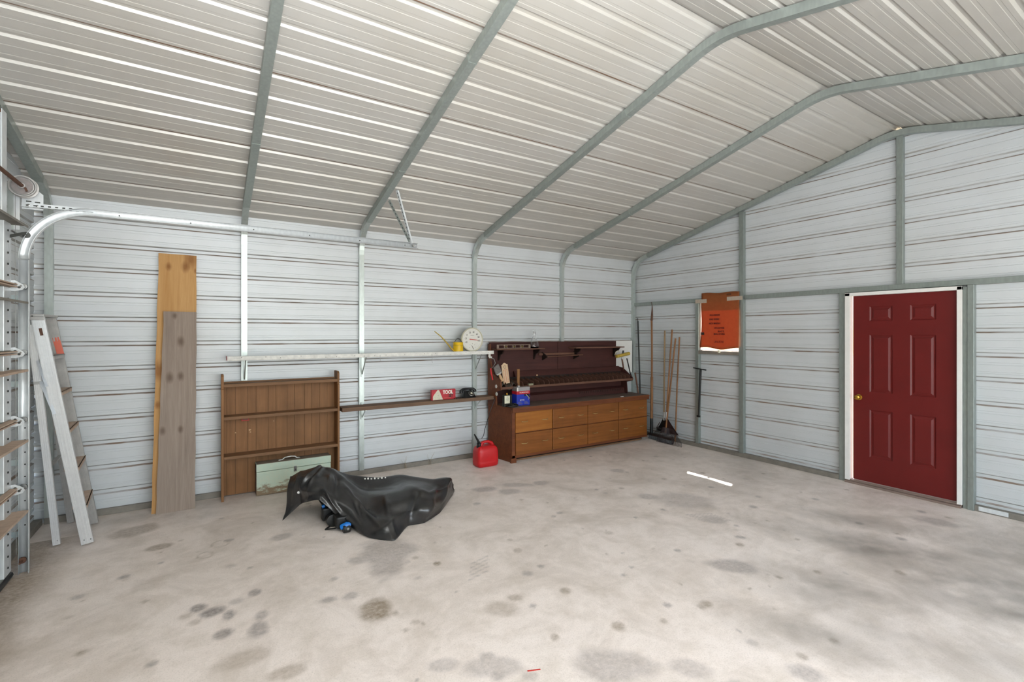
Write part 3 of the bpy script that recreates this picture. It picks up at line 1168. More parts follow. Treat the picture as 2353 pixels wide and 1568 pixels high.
def punched(name, a, b, wd, mat, parent, up, holes=True):
    """Perforated angle iron: two flanges with rows of slots."""
    a, b = Vector(a), Vector(b)
    m_ = MB().bar(a, b, wd, .0025, up)
    d = (b - a).normalized()
    r = d.cross(Vector(up)).normalized()
    u = r.cross(d).normalized()
    m_.bar(a + r * wd / 2 + u * wd / 2, b + r * wd / 2 + u * wd / 2, .0025, wd, up)
    o = m_.build(name, mat, parent)
    if holes:
        h = MB()
        L = (b - a).length
        k = .03
        while k < L - .02:
            c = a + d * k
            h.bar(c - d * .008 + u * .0016, c + d * .008 + u * .0016, .009, .0008, up)
            h.bar(c - d * .008 - u * .0016, c + d * .008 - u * .0016, .009, .0008, up)
            c2 = a + d * k + u * wd / 2 + r * (wd / 2 + .0016)
            h.bar(c2 - d * .008, c2 + d * .008, .0008, .009, up)
            c2 = a + d * k + u * wd / 2 + r * (wd / 2 - .0016)
            h.bar(c2 - d * .008, c2 + d * .008, .0008, .009, up)
            k += .038
        h.build('slots', DARKM, o)['kind'] = 'stuff'
    return o


punched('hanger_strut', (1.615, 4.66, 3.10), (1.765, 4.66, 2.585), .034, BRIGHT, od, (0.2, -1, 0))
punched('hanger_brace', (1.55, 4.72, 3.00), (1.750, 4.675, 2.60), .030, RAFT, od, (0.6, -1, 0))
# header bracket, drum and shaft
pl = MB().prism([(-1.085, 2.55), (-.975, 2.55), (-.975, 2.66), (-1.03, 2.71), (-1.085, 2.71)], 4.692, 4.696, 'y')
pl.build('bearing_plate', BRIGHT, od)
for (x, z) in ((-1.05, 2.605), (-1.005, 2.603)):
    MB().box(x - .014, x + .014, 4.690, 4.692, z - .004, z + .004).build('slot', DARKM, od)
    MB().lathe((x, 4.692, z - .028), [(.012, 0), (.012, -.006), (0, -.010)], 14, 'y').build('bolt_head', STEEL, od, smooth=40)
MB().box(-1.128, -1.098, 4.70, 4.703, 2.40, 2.72).build('jamb_angle', BRIGHT, od)
MB().box(-1.16, -1.128, 4.70, 4.703, 2.40, 2.72).build('jamb_angle', GALV, od)
punched('track_angle', (-1.085, 4.686, 2.575), (-.70, 4.686, 2.585), .03, BRIGHT, od, (0, -1, 0))
dr = MB().lathe((-1.066, 4.62, 2.692), [(.018, -.02), (.018, -.004), (.03, .0), (.058, .004), (.066, -.004), (.072, -.004), (.074, .0), (.066, .008), (.066, .036), (.076, .04), (.076, .044), (.02, .046)], 36, 'y')
dr.build('cable_drum', ALUD, od, smooth=30)
MB().lathe((-1.066, 4.612, 2.692), [(.026, 0), (.056, 0), (.056, .002), (.026, .002)], 36, 'y').build('drum_web', plain('drum_web_grey', '#8d8684', .6, .2, .3, 30), od)
MB().tube([(-1.066, 4.64, 2.692), (-1.085, -0.55, 2.70)], .0127, 12).build('torsion_shaft', RUST, od, smooth=40)
MB().bar((-1.05, 4.607, 2.68), (-1.04, 4.607, 2.655), .012, .012).build('set_screw', RUST, od)
MB().tube([(-1.115, 4.60, 2.375), (-1.075, 4.66, 2.345)], .006, 8).build('top_roller_stem', STEEL, od)
MB().bar((-1.13, 4.585, 2.33), (-1.06, 4.645, 2.37), .025, .02).build('top_bracket', DARKM, od)
MB().lathe((-1.055, 4.655, 2.362), [(.006, -.002), (.021, 0), (.021, .012), (.006, .014)], 16, 'y').build('roller', DARKM, od)
MB().tube([(-1.10, 4.615, 2.63), (-1.095, 4.615, .15)], .0016, 6).build('lift_cable', STEEL, od)

# ------------------------------------------------------------------ step ladder
lad = thing('step_ladder', 'folded aluminium stepladder leaning in the corner by the overhead door', 'ladder', (-.85, 5.3, 0))


def rail(name, a, b, wd, mat=ALU):
    """Channel rail: web facing -Y with shallow grooves, flanges behind."""
    a, b = Vector(a), Vector(b)
    d = (b - a).normalized()
    fw = Vector((0, -1, 0))
    r = d.cross(fw).normalized()
    f = r.cross(d).normalized()
    m_ = MB()
    prof = [(-.5, .0), (-.5, 0.025), (-.46, 0.025), (-.45, .0235), (-.28, .0235), (-.27, .0255), (-.25, .0255), (-.24, .0235), (-.06, .0235), (-.05, .0255), (.05, .0255), (.06, .0235),
            (.24, .0235), (.25, .0255), (.27, .0255), (.28, .0235), (.45, .0235), (.46, .025), (.5, .025), (.5, .0)]
    G = [[tuple(p + r * (u * wd) + f * v) for u, v in prof] for p in (a, b)]
    m_.grid(G)
    o = m_.build(name, mat, lad)
    so_ = o.modifiers.new('thick', 'SOLIDIFY')
    so_.thickness = .0022
    so_.offset = 1
    return o


topn, topf = Vector((-1.085, 5.08, 1.80)), Vector((-1.085, 5.43, 1.80))
fn, ff = Vector((-.785, 5.03, 0.012)), Vector((-.83, 5.53, 0.012))
rail('front_rail', fn, topn, .072)
rail('front_rail', ff, topf, .072, ALUD)
rn, rf = Vector((-.985, 5.13, 0.012)), Vector((-1.0, 5.68, .012))
rtn, rtf = Vector((-1.125, 5.10, 1.74)), Vector((-1.125, 5.41, 1.74))
rail('rear_rail', rn, rtn, .042)
rail('rear_rail', rf, rtf, .042, ALUD)
tc = MB()
tc.box(-1.15, -1.045, 5.045, 5.46, 1.802, 1.822)
tc.box(-1.15, -1.045, 5.045, 5.055, 1.775, 1.802)
tc.build('top_cap', ALUD, lad, bev=.003)
MB().lathe((-1.11, 5.044, 1.805), [(.005, 0), (.005, -.003), (0, -.003)], 8, 'y').build('rivet', DARKM, lad)
for k, z in enumerate((1.50, 1.215, .92, .615, .31)):
    f = z / 1.8
    a = fn.lerp(topn, f)
    b = ff.lerp(topf, f)
    st = MB()
    st.box(-.045, .045, 0, 1, -.004, .004)
    st.box(-.045, -.039, 0, 1, -.022, .004)
    st.box(.039, .045, 0, 1, -.028, .004)
    M_ = Matrix(((1, b.x - a.x, 0, a.x), (0, b.y - a.y, 0, a.y), (0, 0, 1, z), (0, 0, 0, 1)))
    st.v = [tuple(M_ @ Vector(p)) for p in st.v]
    st.build('step', TANDUST if k > 0 else ALUD, lad)
for z in (1.2, .62):
    a, b = rn.lerp(rtn, z / 1.74), rf.lerp(rtf, z / 1.74)
    MB().bar(a, b, .03, .012).build('rear_brace', ALUD, lad)
MB().bar(rn.lerp(rtn, .74) + Vector((-.02, -.03, .0)), rn.lerp(rtn, .74) + Vector((.05, -.03, .005)), .008, .022, (0, 0, 1)).build('spreader_bracket', ALUD, lad)
MB().bar(rn.lerp(rtn, .735) + Vector((.02, -.032, .02)), fn.lerp(topn, .58) + Vector((-.02, -.035, 0)), .005, .022, (1, 0, 1)).build('spreader', ALU, lad)
MB().bar(rn.lerp(rtn, .84) + Vector((.015, -.03, 0)), fn.lerp(topn, .70) + Vector((-.03, -.033, 0)), .005, .018, (1, 0, 1)).build('spreader', ALU, lad)
MB().bar(ff.lerp(topf, .86) + Vector((.0, -.03, .09)), ff.lerp(topf, .86) + Vector((.03, -.03, -.05)), .045, .001, (0, 1, 0)).build('warning_sticker', plain('orange_sticker', '#d9705a', .5), lad)
MB().bar(fn.lerp(topn, .94) + Vector((.0, -.0275, .02)), fn.lerp(topn, .92) + Vector((.004, -.0275, .0)), .018, .001, (0, 1, 0)).build('worn_decal', RUST, lad)
for p in (fn, rn):
    for dx in (-.02, .02):
        if p is rn and dx < 0:
            continue
        MB().lathe((p.x + dx * (1 if p is fn else .3), p.y - .0255, .045), [(.004, 0), (.004, -.002), (0, -.002)], 8, 'y').build('rivet', DARKM, lad)

# ------------------------------------------------------------------ boards on the left of the back wall


def leaning_board(name, label, x0b, x1b, x0t, x1t, L, base, top, th, mat):
    """Board standing on its lower edge at y=base and leaning to y=top; object space x right, z along the board."""
    ang = math.atan2(top[0] - base, top[1])
    o = MB()
    n = 14
    for s_ in (0, 1):
        pass
    G = []
    for k in range(n + 1):
        f = k / n
        a, b = x0b + (x0t - x0b) * f, x1b + (x1t - x1b) * f
        a += .003 * math.sin(k * 2.1)
        b += .003 * math.sin(k * 1.7 + 1)
        z = L * f
        G.append([(a, 0, z), (b, 0, z), (b, th, z), (a, th, z), (a, 0, z)])
    o.grid(G)
    o.face([G[0][0], G[0][1], G[0][2], G[0][3]])
    o.face([G[-1][0], G[-1][1], G[-1][2], G[-1][3]])
    ob = o.build(name, mat)
    ob.location = (0, base, 0.001 + th * math.sin(ang) * 0)
    ob.rotation_euler = (-ang, 0, 0)
    tag(ob, label, 'board')
    return ob


PLY = knot_board('plywood_face', '#c9a06c', '#b38550', [(-.30, 2.33, .022), (-.165, 2.335, .030), (-.08, 2.30, .014), (-.38, 1.0, .02), (-.37, 1.32, .05), (-.12, 2.42, .05)], '#7a4a22')
GRY = knot_board('grey_board_face', '#a39387', '#84756a', [(-.20, 1.60, .028), (-.285, 1.255, .028), (-.20, 1.265, .024), (-.34, .76, .022), (-.20, .76, .02), (-.25, 1.85, .018)], '#5c483a')
leaning_board('plywood_strip', 'tall orange plywood strip leaning on the back wall, behind the grey board', -.421, -.09, -.378, -.073, 2.455, 5.54, (5.735, 2.45), .012, PLY)
leaning_board('weathered_board', 'shorter grey weathered board with knots, leaning in front of the orange plywood', -.385, -.084, -.335, -.072, 1.89, 5.505, (5.665, 1.88), .022, GRY)

# ------------------------------------------------------------------ bookcase
bk = thing('bookcase', 'brown open bookcase with three shelves and a grooved back against the wall', 'bookcase', (.7, 5.65, 0))
for x0, zt in ((.133, 1.26), (1.243, 1.252)):
    s_ = MB()
    s_.prism([(5.56, 0.0), (5.735, 0.0), (5.735, zt), (5.60, zt), (5.572, zt - .02), (5.572, zt - .14), (5.56, zt - .15)], x0, x0 + .022, 'x')
    s_.build('side_panel', W_CASE, bk, bev=.002)
for z, nm, y0 in ((1.135, 'top_board', 5.575), (.808, 'shelf', 5.565), (.412, 'shelf', 5.56)):
    MB().box(.155, 1.243, y0, 5.722, z, z + .030).build(nm, W_CASEX, bk, bev=.002)
MB().box(.155, 1.243, 5.71, 5.722, 1.165, 1.18).build('back_rail', W_CASEX, bk, bev=.002)
gro = [.155, .185, .262, .375, .450, .565, .640, .750, .822, .925, 1.000, 1.085, 1.165, 1.243]
for a, b in zip(gro, gro[1:]):
    MB().box(a + .0012, b - .0012, 5.722, 5.732, 0.012, 1.135).build('back_plank', W_CASE, bk)
MB().box(.155, 1.243, 5.732, 5.735, 0.012, 1.135).build('backing', W_DARK, bk)
# chips, staples and a paper tag
for x, z, rx, rz in ((.262, .648, .010, .007), (.392, .663, .014, .012), (.397, .640, .008, .007), (.62, .735, .006, .004), (.77, .78, .003, .003)):
    m = MB()
    n = 9
    m.prism([(x + rx * math.cos(t * 2 * PI / n) * random.uniform(.5, 1.2), z + rz * math.sin(t * 2 * PI / n) * random.uniform(.6, 1.4)) for t in range(n)], 5.7205, 5.722, 'y')
    m.build('chip', TAN, bk)
tg = MB().box(.315, .385, 5.700, 5.703, .765, .806)
tg.build('tag_frame', INK_R, bk)
MB().box(.324, .378, 5.698, 5.700, .772, .800).build('paper_tag', plain('faded_tag', '#8a5a4c', .7), bk)

# ------------------------------------------------------------------ mint chest
ch = thing('wooden_chest', 'mint green wooden chest with peeling paint and a handle on its lid', 'chest', (.8, 5.63, 0))
b_ = MB().box(.442, 1.170, 5.562, 5.700, .004, .245)
bo = b_.build('box_body', MINT, ch, bev=.003)
MB().box(.440, 1.172, 5.560, 5.702, .249, .325).build('box_lid', MINT, ch, bev=.004)
DUSTL = plain('dusty_lid_top', '#8a7c6c', .8, 0, .2, 20)
MB().box(.444, 1.168, 5.566, 5.700, .325, .327).build('lid_dust', DUSTL, ch)
MB().box(.440, .4415, 5.563, 5.702, .01, .322).build('bare_end', plain('bare_end_wood', '#6f5845', .8, 0, .3, 10), ch)
lt = MB().box(.795, .822, 5.5545, 5.559, .205, .262)
lt.box(.800, .817, 5.552, 5.5545, .212, .238)
lt.build('latch', STEEL, ch, bev=.001)
MB().box(.806, .811, 5.551, 5.5535, .216, .232).build('latch_slot', DARKM, ch)
MB().tube([(.665, 5.63, .329), (.69, 5.63, .330), (.715, 5.628, .350), (.775, 5.625, .357), (.815, 5.628, .350), (.835, 5.63, .330), (.855, 5.63, .329)], .006, 8).build('handle', WHITED, ch, smooth=60)
for x in (.665, .855):
    MB().lathe((x, 5.63, .327), [(.012, 0), (.012, .004), (0, .005)], 10).build('handle_foot', WHITED, ch)

# ------------------------------------------------------------------ shelves between the posts
ws = thing('wall_shelf', 'long narrow white shelf carrying the watering can and the round thermometer', 'shelf', (1.7, 5.6, 1.42))
m = MB().box(.181, 3.224, 5.50, 5.515, 1.402, 1.446)
m.build('front_lip', WHITED, ws, bev=.002)
MB().box(.181, 3.224, 5.515, 5.742, 1.415, 1.432).build('shelf_board', WHITED, ws, bev=.002)
MB().box(.179, .181, 5.502, 5.742, 1.404, 1.444).build('end_edge', RED, ws)
for x0 in PX[1:4]:
    b_ = MB()
    b_.box(x0 + .02, x0 + .038, 5.733, 5.742, 1.16, 1.41)
    b_.box(x0 + .02, x0 + .038, 5.53, 5.735, 1.404, 1.413)
    b_.bar((x0 + .029, 5.738, 1.19), (x0 + .029, 5.56, 1.405), .012, .006, (0, 1, 1))
    b_.build('bracket', GALV, ws)
b_ = MB().box(3.155, 3.185, 5.52, 5.53, 1.36, 1.402)
b_.box(3.165, 3.205, 5.518, 5.528, 1.345, 1.368)
b_.build('end_clip', WHITED, ws)
for k in range(16):
    x = .3 + k * .19 + random.uniform(-.05, .05)
    MB().lathe((x, 5.4998, 1.424 + random.uniform(-.012, .012)), [(.004, 0), (.004, -.001), (0, -.001)], 7, 'y').build('nail_hole', DARKM, ws)
for x, L in ((1.70, .05), (2.34, .075), (1.52, .035)):
    hk = tag(MB().tube([(x, 5.499, 1.425), (x, 5.494, 1.415), (x + .001, 5.493, 1.40 - L * .5), (x + .002, 5.494, 1.40 - L), (x + .01, 5.494, 1.392 - L)], .002, 6).build('wire_hook', STEEL),
             {1.70: 'short bent wire hook under the white shelf, middle one of three', 2.34: 'longest wire hook under the white shelf, towards the watering can', 1.52: 'shortest wire hook on the white shelf, by the second post'}[x], 'hook', 'wire hooks on the white shelf')

bs = thing('plank_shelf', 'weathered brown plank shelf running from the bookcase to the workbench', 'shelf', (2.2, 5.62, .78))
MB().box(1.29, 3.252, 5.55, 5.742, .792, .836).build('shelf_plank', W_SHELF, bs, bev=.003)
for x0 in PX[2:4]:
    b_ = MB().box(x0 + .018, x0 + .040, 5.728, 5.742, .66, .86)
    b_.box(x0 + .018, x0 + .040, 5.56, 5.73, .782, .791)
    b_.bar((x0 + .029, 5.736, .68), (x0 + .029, 5.60, .785), .010, .005, (0, 1, 1))
    b_.build('bracket', GALV, bs)

# ------------------------------------------------------------------ watering can
wc = thing('watering_can', 'small yellow watering can with a long thin spout on the white shelf', 'watering can', (2.73, 5.58, 1.433))
cx, cy, zb = 2.735, 5.575, 1.4325
MB().lathe((cx, cy, zb), [(.066, 0), (.068, .004), (.068, .008), (.066, .012), (.064, .118), (.067, .122), (.067, .128), (.05, .131), (0, .131)], 32).build('can_body', YEL, wc, smooth=40)
MB().tube([(cx - .062, cy, zb + .02), (cx - .10, cy, zb + .055), (cx - .17, cy, zb + .135), (cx - .24, cy, zb + .205), (cx - .325, cy - .0, zb + .268)], [.011, .010, .008, .0065, .005], 10).build('spout', YELD, wc, smooth=60)
MB().tube([(cx - .05 + .1 * k / 12, cy, zb + .131 + .05 * math.sin(PI * k / 12)) for k in range(13)], .0032, 6).build('handle', DARKM, wc, smooth=60)
MB().lathe((cx, cy, zb + .088), [(.0648, 0), (.0665, .003), (.0648, .006)], 32).build('rim_band', YELD, wc, smooth=40)

# ------------------------------------------------------------------ round dial thermometer
dt = thing('dial_thermometer', 'large round white dial thermometer with a red needle, propped on the white shelf', 'thermometer', (2.95, 5.6, 1.435))
cx, cz, rr = 2.953, 1.594, .158
yk = 5.60
MB().lathe((cx, yk, cz), [(.03, .03), (rr - .01, .028), (rr, .015), (rr, -.008), (rr - .006, -.014), (rr - .012, -.010), (rr - .016, .0)], 48, 'y').build('case', plain('ivory_case', '#cfcbb6', .5), dt, smooth=40)
MB().lathe((cx, yk, cz), [(rr - .014, .003), (rr - .014, -.001), (0, -.0015)], 48, 'y').build('dial_face', plain('dial_white', '#d9d7d0', .5, 0, .06, 14), dt)
for ang, s_ in ((112, '20'), (80, '40'), (46, '60'), (18, '80'), (-10, '100'), (143, '0'), (172, '-20'), (200, '-40')):
    a = math.radians(ang)
    text(s_, (cx + .098 * math.cos(a), yk - .003, cz + .098 * math.sin(a)), .033, BW, INK_D, dt, 'numeral', sx=.85)
for k in range(40):
    a = math.radians(-50 + k * 7.2)
    p, q = .122, .128
    MB().bar((cx + p * math.cos(a), yk - .003, cz + p * math.sin(a)), (cx + q * math.cos(a), yk - .003, cz + q * math.sin(a)), .0016, .0006, (0, 1, 0)).build('tick', INK_G, dt)
MB().prism([(cx - .042, cz + .012), (cx - .040, cz - .002), (cx + .088, cz - .012), (cx + .088, cz - .008)], yk - .006, yk - .004, 'y').build('needle', INK_R, dt)
MB().prism([(cx - .012, cz - .075), (cx - .006, cz - .078), (cx + .022, cz - .128), (cx + .017, cz - .130)], yk - .006, yk - .004, 'y').build('humidity_needle', INK_D, dt)
for k in range(5):
    a = math.radians(200 - k * 55)
    MB().lathe((cx + .042 * math.cos(a), yk - .003, cz - .09 + .036 * math.sin(a)), [(.004, 0), (.004, -.001), (0, -.001)], 8, 'y').build('humidity_dot', INK_G, dt)
text('COMFORT', (cx, yk - .003, cz + .055), .012, BW, INK_G, dt, 'fine_print')

# ------------------------------------------------------------------ tool set box
tb = thing('tool_set_box', 'flat red metal box lettered TOOL SET with a cream triangle, on the plank shelf', 'box', (2.53, 5.6, .837))
x0, x1, yb = 2.375, 2.705, 5.585
z0, z1 = .837, .966
MB().box(x0, x1, yb, yb + .045, z0, z1).build('box_body', REDP, tb, bev=.004)
MB().prism([(x0 + .018, z0 + .003), (x0 + .155, z0 + .003), (x0 + .10, z1 - .004), (x0 + .078, z1 - .004), (x0 + .030, z0 + .065), (x0 + .018, z0 + .045)], yb - .0012, yb, 'y').build('cream_triangle', CREAM, tb)
text('TOOL', (x0 + .222, yb - .001, z0 + .091), .062, BW, INK_W, tb, bold=.0025, sx=.82)
text('SET', (x0 + .262, yb - .001, z0 + .047), .050, BW, INK_D, tb, bold=.002, sx=.78)
MB().box(x0 + .17, x0 + .26, yb - .001, yb, z0 + .020, z0 + .023).build('print_line', TAN, tb)
MB().box(x0, x1, yb - .0006, yb, z0 + .108, z0 + .110).build('lid_seam', DRED, tb)
MB().box(x0 + .085, x0 + .092, yb - .002, yb, z0 + .06, z0 + .067).build('stain_spot', INK_D, tb)

# ------------------------------------------------------------------ telephone
ph = thing('rotary_telephone', 'black rotary dial telephone at the end of the plank shelf', 'telephone', (2.92, 5.62, .837))
cx, cy, zb = 2.91, 5.635, .837
m = MB()
G = []
for k in range(9):
    f = k / 8
    z = zb + .004 + .082 * f
    hw = .092 - .040 * f ** 1.4
    yfz = cy - .085 + .078 * f
    ybk = cy + .08 - .02 * f
    ring = []
    for q in range(24):
        t = 2 * PI * q / 24
        c_, s__ = math.cos(t), math.sin(t)
        ex = .45
        px_ = math.copysign(abs(c_) ** ex, c_) * hw
        py_ = (ybk + yfz) / 2 + math.copysign(abs(s__) ** ex, s__) * (ybk - yfz) / 2
        ring.append((cx + px_, py_, z))
    G.append(ring + [ring[0]])
m.grid(G)
m.face(G[0][:-1])
m.face(G[-1][:-1])
m.build('phone_body', BLACK, ph, smooth=50)
Md = Matrix.Translation((cx + .022, cy - .050, zb + .050)) @ Matrix.Rotation(math.radians(44), 4, 'X')
d_ = MB().lathe((0, 0, 0), [(.040, -.006), (.040, .004), (.036, .008), (.012, .009), (0, .009)], 28)
d_.v = [tuple(Md @ Vector(p)) for p in d_.v]
d_.build('dial', plain('dial_chrome', '#7a7772', .3, .7), ph, smooth=40)
for k in range(10):
    a = math.radians(30 * k + 20)
    h = MB().lathe((.027 * math.cos(a), .027 * math.sin(a), .006), [(.0055, 0), (.0055, .004), (0, .004)], 8)
    h.v = [tuple(Md @ Vector(p)) for p in h.v]
    h.build('finger_hole', BLACK, ph)
c_ = MB().lathe((0, 0, .008), [(.014, 0), (.014, .003), (0, .003)], 14)
c_.v = [tuple(Md @ Vector(p)) for p in c_.v]
c_.build('dial_centre', CREAM, ph)
MB().tube([(cx - .105, cy - .005, zb + .060), (cx - .102, cy, zb + .085), (cx - .08, cy + .005, zb + .103), (cx - .04, cy + .008, zb + .112), (cx + .04, cy + .008, zb + .112), (cx + .075, cy + .005, zb + .103), (cx + .095, cy, zb + .085), (cx + .098, cy - .005, zb + .062)],
          [.022, .024, .018, .013, .013, .018, .024, .022], 14).build('handset', BLACK, ph, smooth=60)
for sx_ in (-1, 1):
    MB().box(cx + sx_ * .04 - .008, cx + sx_ * .04 + .008, cy - .01, cy + .03, zb + .084, zb + .102).build('cradle_prong', BLACK, ph, bev=.003)
MB().tube([(cx - .085 - .008 * k + .004 * math.cos(k * 1.6), cy - .03 - .004 * k, zb + .010 + .006 * math.sin(k * 1.6)) for k in range(22)], .004, 6).build('handset_cord', BLACK, ph)
tag(MB().tube([(3.235, 5.56, .838), (3.262, 5.535, .80), (3.19, 5.53, .66), (3.12, 5.50, .52), (3.06, 5.46, .42), (3.03, 5.43, .36), (2.985, 5.40, .33)], .004, 8).build('phone_cord', BLACK),
    'thin black cord hanging from the plank shelf down to the red gas can', 'cord')

# ------------------------------------------------------------------ workbench with drawers and hutch
wb = thing('workbench', 'long brown workbench with eight drawers, a slotted rack and a maroon backboard', 'workbench', (4.6, 5.4, 0))
bx0, bx1, by0, by1 = 3.335, 5.85, 5.235, 5.735
c = MB()
c.prism([(3.335, 5.25), (3.355, 5.25), (3.29, by1), (3.27, by1)], 0, .69)
c.box(bx1 - .02, bx1, 5.235, by1, .06, .66)
c.box(bx0 + .02, bx1 - .02, by1 - .012, by1, .06, .66)
c.box(bx0 + .02, bx1 - .02, by0 + .02, by1 - .012, .062, .08)
c.build('carcass', W_CAB, wb, bev=.002)
cols = [(3.385, 3.978), (3.988, 4.607), (4.617, 5.214), (5.224, 5.832)]
rows = [(.092, .372), (.384, .646)]
ff_ = MB()
ff_.box(bx0 + .001, 3.383, 5.228, 5.25, .06, .652)
for (a, b), (c0, _) in zip(cols, cols[1:]):
    ff_.box(b + .001, c0 - .001, 5.229, 5.25, .08, .652)
ff_.box(5.834, 5.849, 5.229, 5.25, .06, .652)
ff_.box(bx0 + .002, 5.848, 5.228, 5.25, .056, .089)
ff_.box(3.383, 5.834, 5.230, 5.25, .373, .383)
ff_.build('face_frame', W_CAB, wb)
for ci, (a, b) in enumerate(cols):
    for ri, (z0, z1) in enumerate(rows):
        dmat = W_DRAWL if (ci == 0 and ri == 1) else W_DRAW
        y_ = 5.214 + random.uniform(-.002, .002)
        dr_ = MB().box(a, b, y_, 5.234, z0, z1)
        do = dr_.build('drawer', dmat, wb, bev=.004)
        for fx in (.22, .78):
            x = a + (b - a) * fx
            zc = (z0 + z1) / 2 + .01
            hd = MB()
            hd.tube([(x - .045, y_, zc), (x - .043, y_ - .014, zc + .001), (x - .02, y_ - .020, zc - .003), (x + .02, y_ - .020, zc - .003), (x + .043, y_ - .014, zc + .001), (x + .045, y_, zc)], .0038, 7)
            hd.build('drawer_pull', plain('worn_brass', '#c2a873', .35, .7) if ci + ri + fx < .3 else bpy.data.materials.get('worn_brass') or BRASS, do, smooth=50)
tp = MB().prism([(3.323, 5.185), (5.862, 5.185), (5.862, by1), (3.258, by1)], .690, .716)
tp.build('worktop', W_CAB, wb, bev=.003)
MB().box(bx0 - .010, 5.860, 5.190, 5.235, .650, .690).build('apron_rail', W_CAB, wb, bev=.002)
DUST = plain('dusty_worktop', '#6f5b50', .75, 0, .3, 6)
MB().prism([(3.333, 5.195), (5.85, 5.195), (5.85, 5.70), (3.275, 5.70)], .716, .7175).build('dust_layer', DUST, wb)
MB().box(bx0 + .02, 5.82, 5.31, 5.33, 0, .062).build('toe_kick', W_DARK, wb)
MB().box(bx0 - .02, bx0 + .06, 5.215, 5.25, 0, .058).build('corner_block', W_CAB, wb, bev=.002)
MB().box(3.42, 5.80, 5.300, 5.309, 0.0, .02).build('toe_strip', W_CASEX, wb)
# hutch
for a, b in ((3.280, 4.456), (4.462, 5.665)):
    MB().box(a, b, 5.715, 5.733, .72, 1.553).build('backboard', W_HUTCH, wb, bev=.002)
hs = MB().prism([(5.735, .7175), (5.735, 1.53), (5.675, 1.53), (5.66, 1.30), (5.60, 1.13), (5.40, 1.06), (5.385, .93), (5.52, .90), (5.50, .7175)], 3.262, 3.280, 'x')
hs.build('hutch_side', W_CAB, wb, bev=.002)
hs = MB().prism([(5.735, .7175), (5.735, 1.14), (5.60, 1.12), (5.40, .985), (5.385, .955), (5.40, .93), (5.52, .90), (5.50, .7175)], 5.700, 5.715, 'x')
hs.build('hutch_side', W_HUTCH, wb, bev=.002)
for a, b, nm in ((3.29, 4.09, 'upper_shelf'), (4.66, 5.67, 'upper_shelf')):
    MB().box(a, b, 5.53, 5.715, 1.449, 1.466).build(nm, W_RAIL, wb, bev=.003)
    for x in ((a + .12), (b - .08)):
        MB().prism([(5.715, 1.449), (5.56, 1.449), (5.60, 1.40), (5.66, 1.38), (5.70, 1.30), (5.715, 1.30)], x, x + .018, 'x').build('shelf_bracket', W_DARK, wb)
MB().tube([(4.18, 5.61, 1.335), (4.86, 5.61, 1.350)], .008, 8).build('towel_rod', W_RAIL, wb, smooth=50)
MB().box(4.10, 4.80, 5.69, 5.714, 1.355, 1.385).build('rod_rail', W_RAIL, wb, bev=.002)
for x in (4.165, 4.76):
    MB().prism([(5.715, 1.40), (5.60, 1.345), (5.595, 1.325), (5.63, 1.315), (5.715, 1.28)], x, x + .018, 'x').build('rod_bracket', W_DARK, wb)
# sloping ledge and the slotted rack
lg = MB().prism([(5.712, 1.142), (5.690, 1.142), (5.64, 1.065), (5.652, 1.058), (5.712, 1.10)], 3.66, 5.70, 'x')
lg.build('ledge', W_HUTCH, wb, bev=.002)
MB().box(3.280, 5.70, 5.385, 5.405, .935, .967).build('rack_rail', W_RAIL, wb, bev=.003)
MB().box(3.280, 5.70, 5.405, 5.70, .935, .945).build('rack_floor', W_DARK, wb)
MB().prism([(5.62, .945), (5.640, 1.065), (5.655, 1.065), (5.635, .945)], 3.280, 5.70, 'x').build('rack_back', W_DARK, wb)
nd = 27
for k in range(nd):
    x = 3.36 + k * (5.66 - 3.36) / (nd - 1)
    MB().prism([(5.405, .945), (5.41, 1.0), (5.43, 1.018), (5.625, 1.055), (5.62, .945)], x, x + .006, 'x').build('divider', W_DIV, wb)
MB().box(3.575, 3.615, 5.47, 5.485, .95, 1.19).build('upright_block', W_CASE, wb, bev=.002)
MB().box(3.345, 5.70, 5.64, 5.655, .72, .930).build('lower_back', W_HUTCH, wb)
MB().prism([(5.64, .83), (5.575, .80), (5.56, .7175), (5.64, .7175)], 3.60, 5.70, 'x').build('lower_ledge', W_HUTCH, wb, bev=.002)
for k in range(26):
    x = 4.75 + k * .036
    MB().box(x, x + .012, 5.568, 5.5755, .725, .795).build('slot_mark', W_DARK, wb)
for x, z in ((3.31, 1.0), (3.315, .90)):
    MB().lathe((3.261, 5.50 if z > .95 else 5.49, z - .03), [(.024, 0), (.024, -.006), (0, -.007)], 12, 'x').build('wall_hook_plate', WHITED, wb)
MB().lathe((4.02, 5.636, 1.075), [(.012, 0), (.012, -.004), (0, -.005)], 9, 'y').build('label_dot', TAN, wb)

wp = tag(MB().box(5.668, 6.075, 5.752, 5.764, 1.02, 1.555).build('white_panel', WHITE, bev=.001),
         'pale white panel standing behind the right end of the workbench', 'panel')

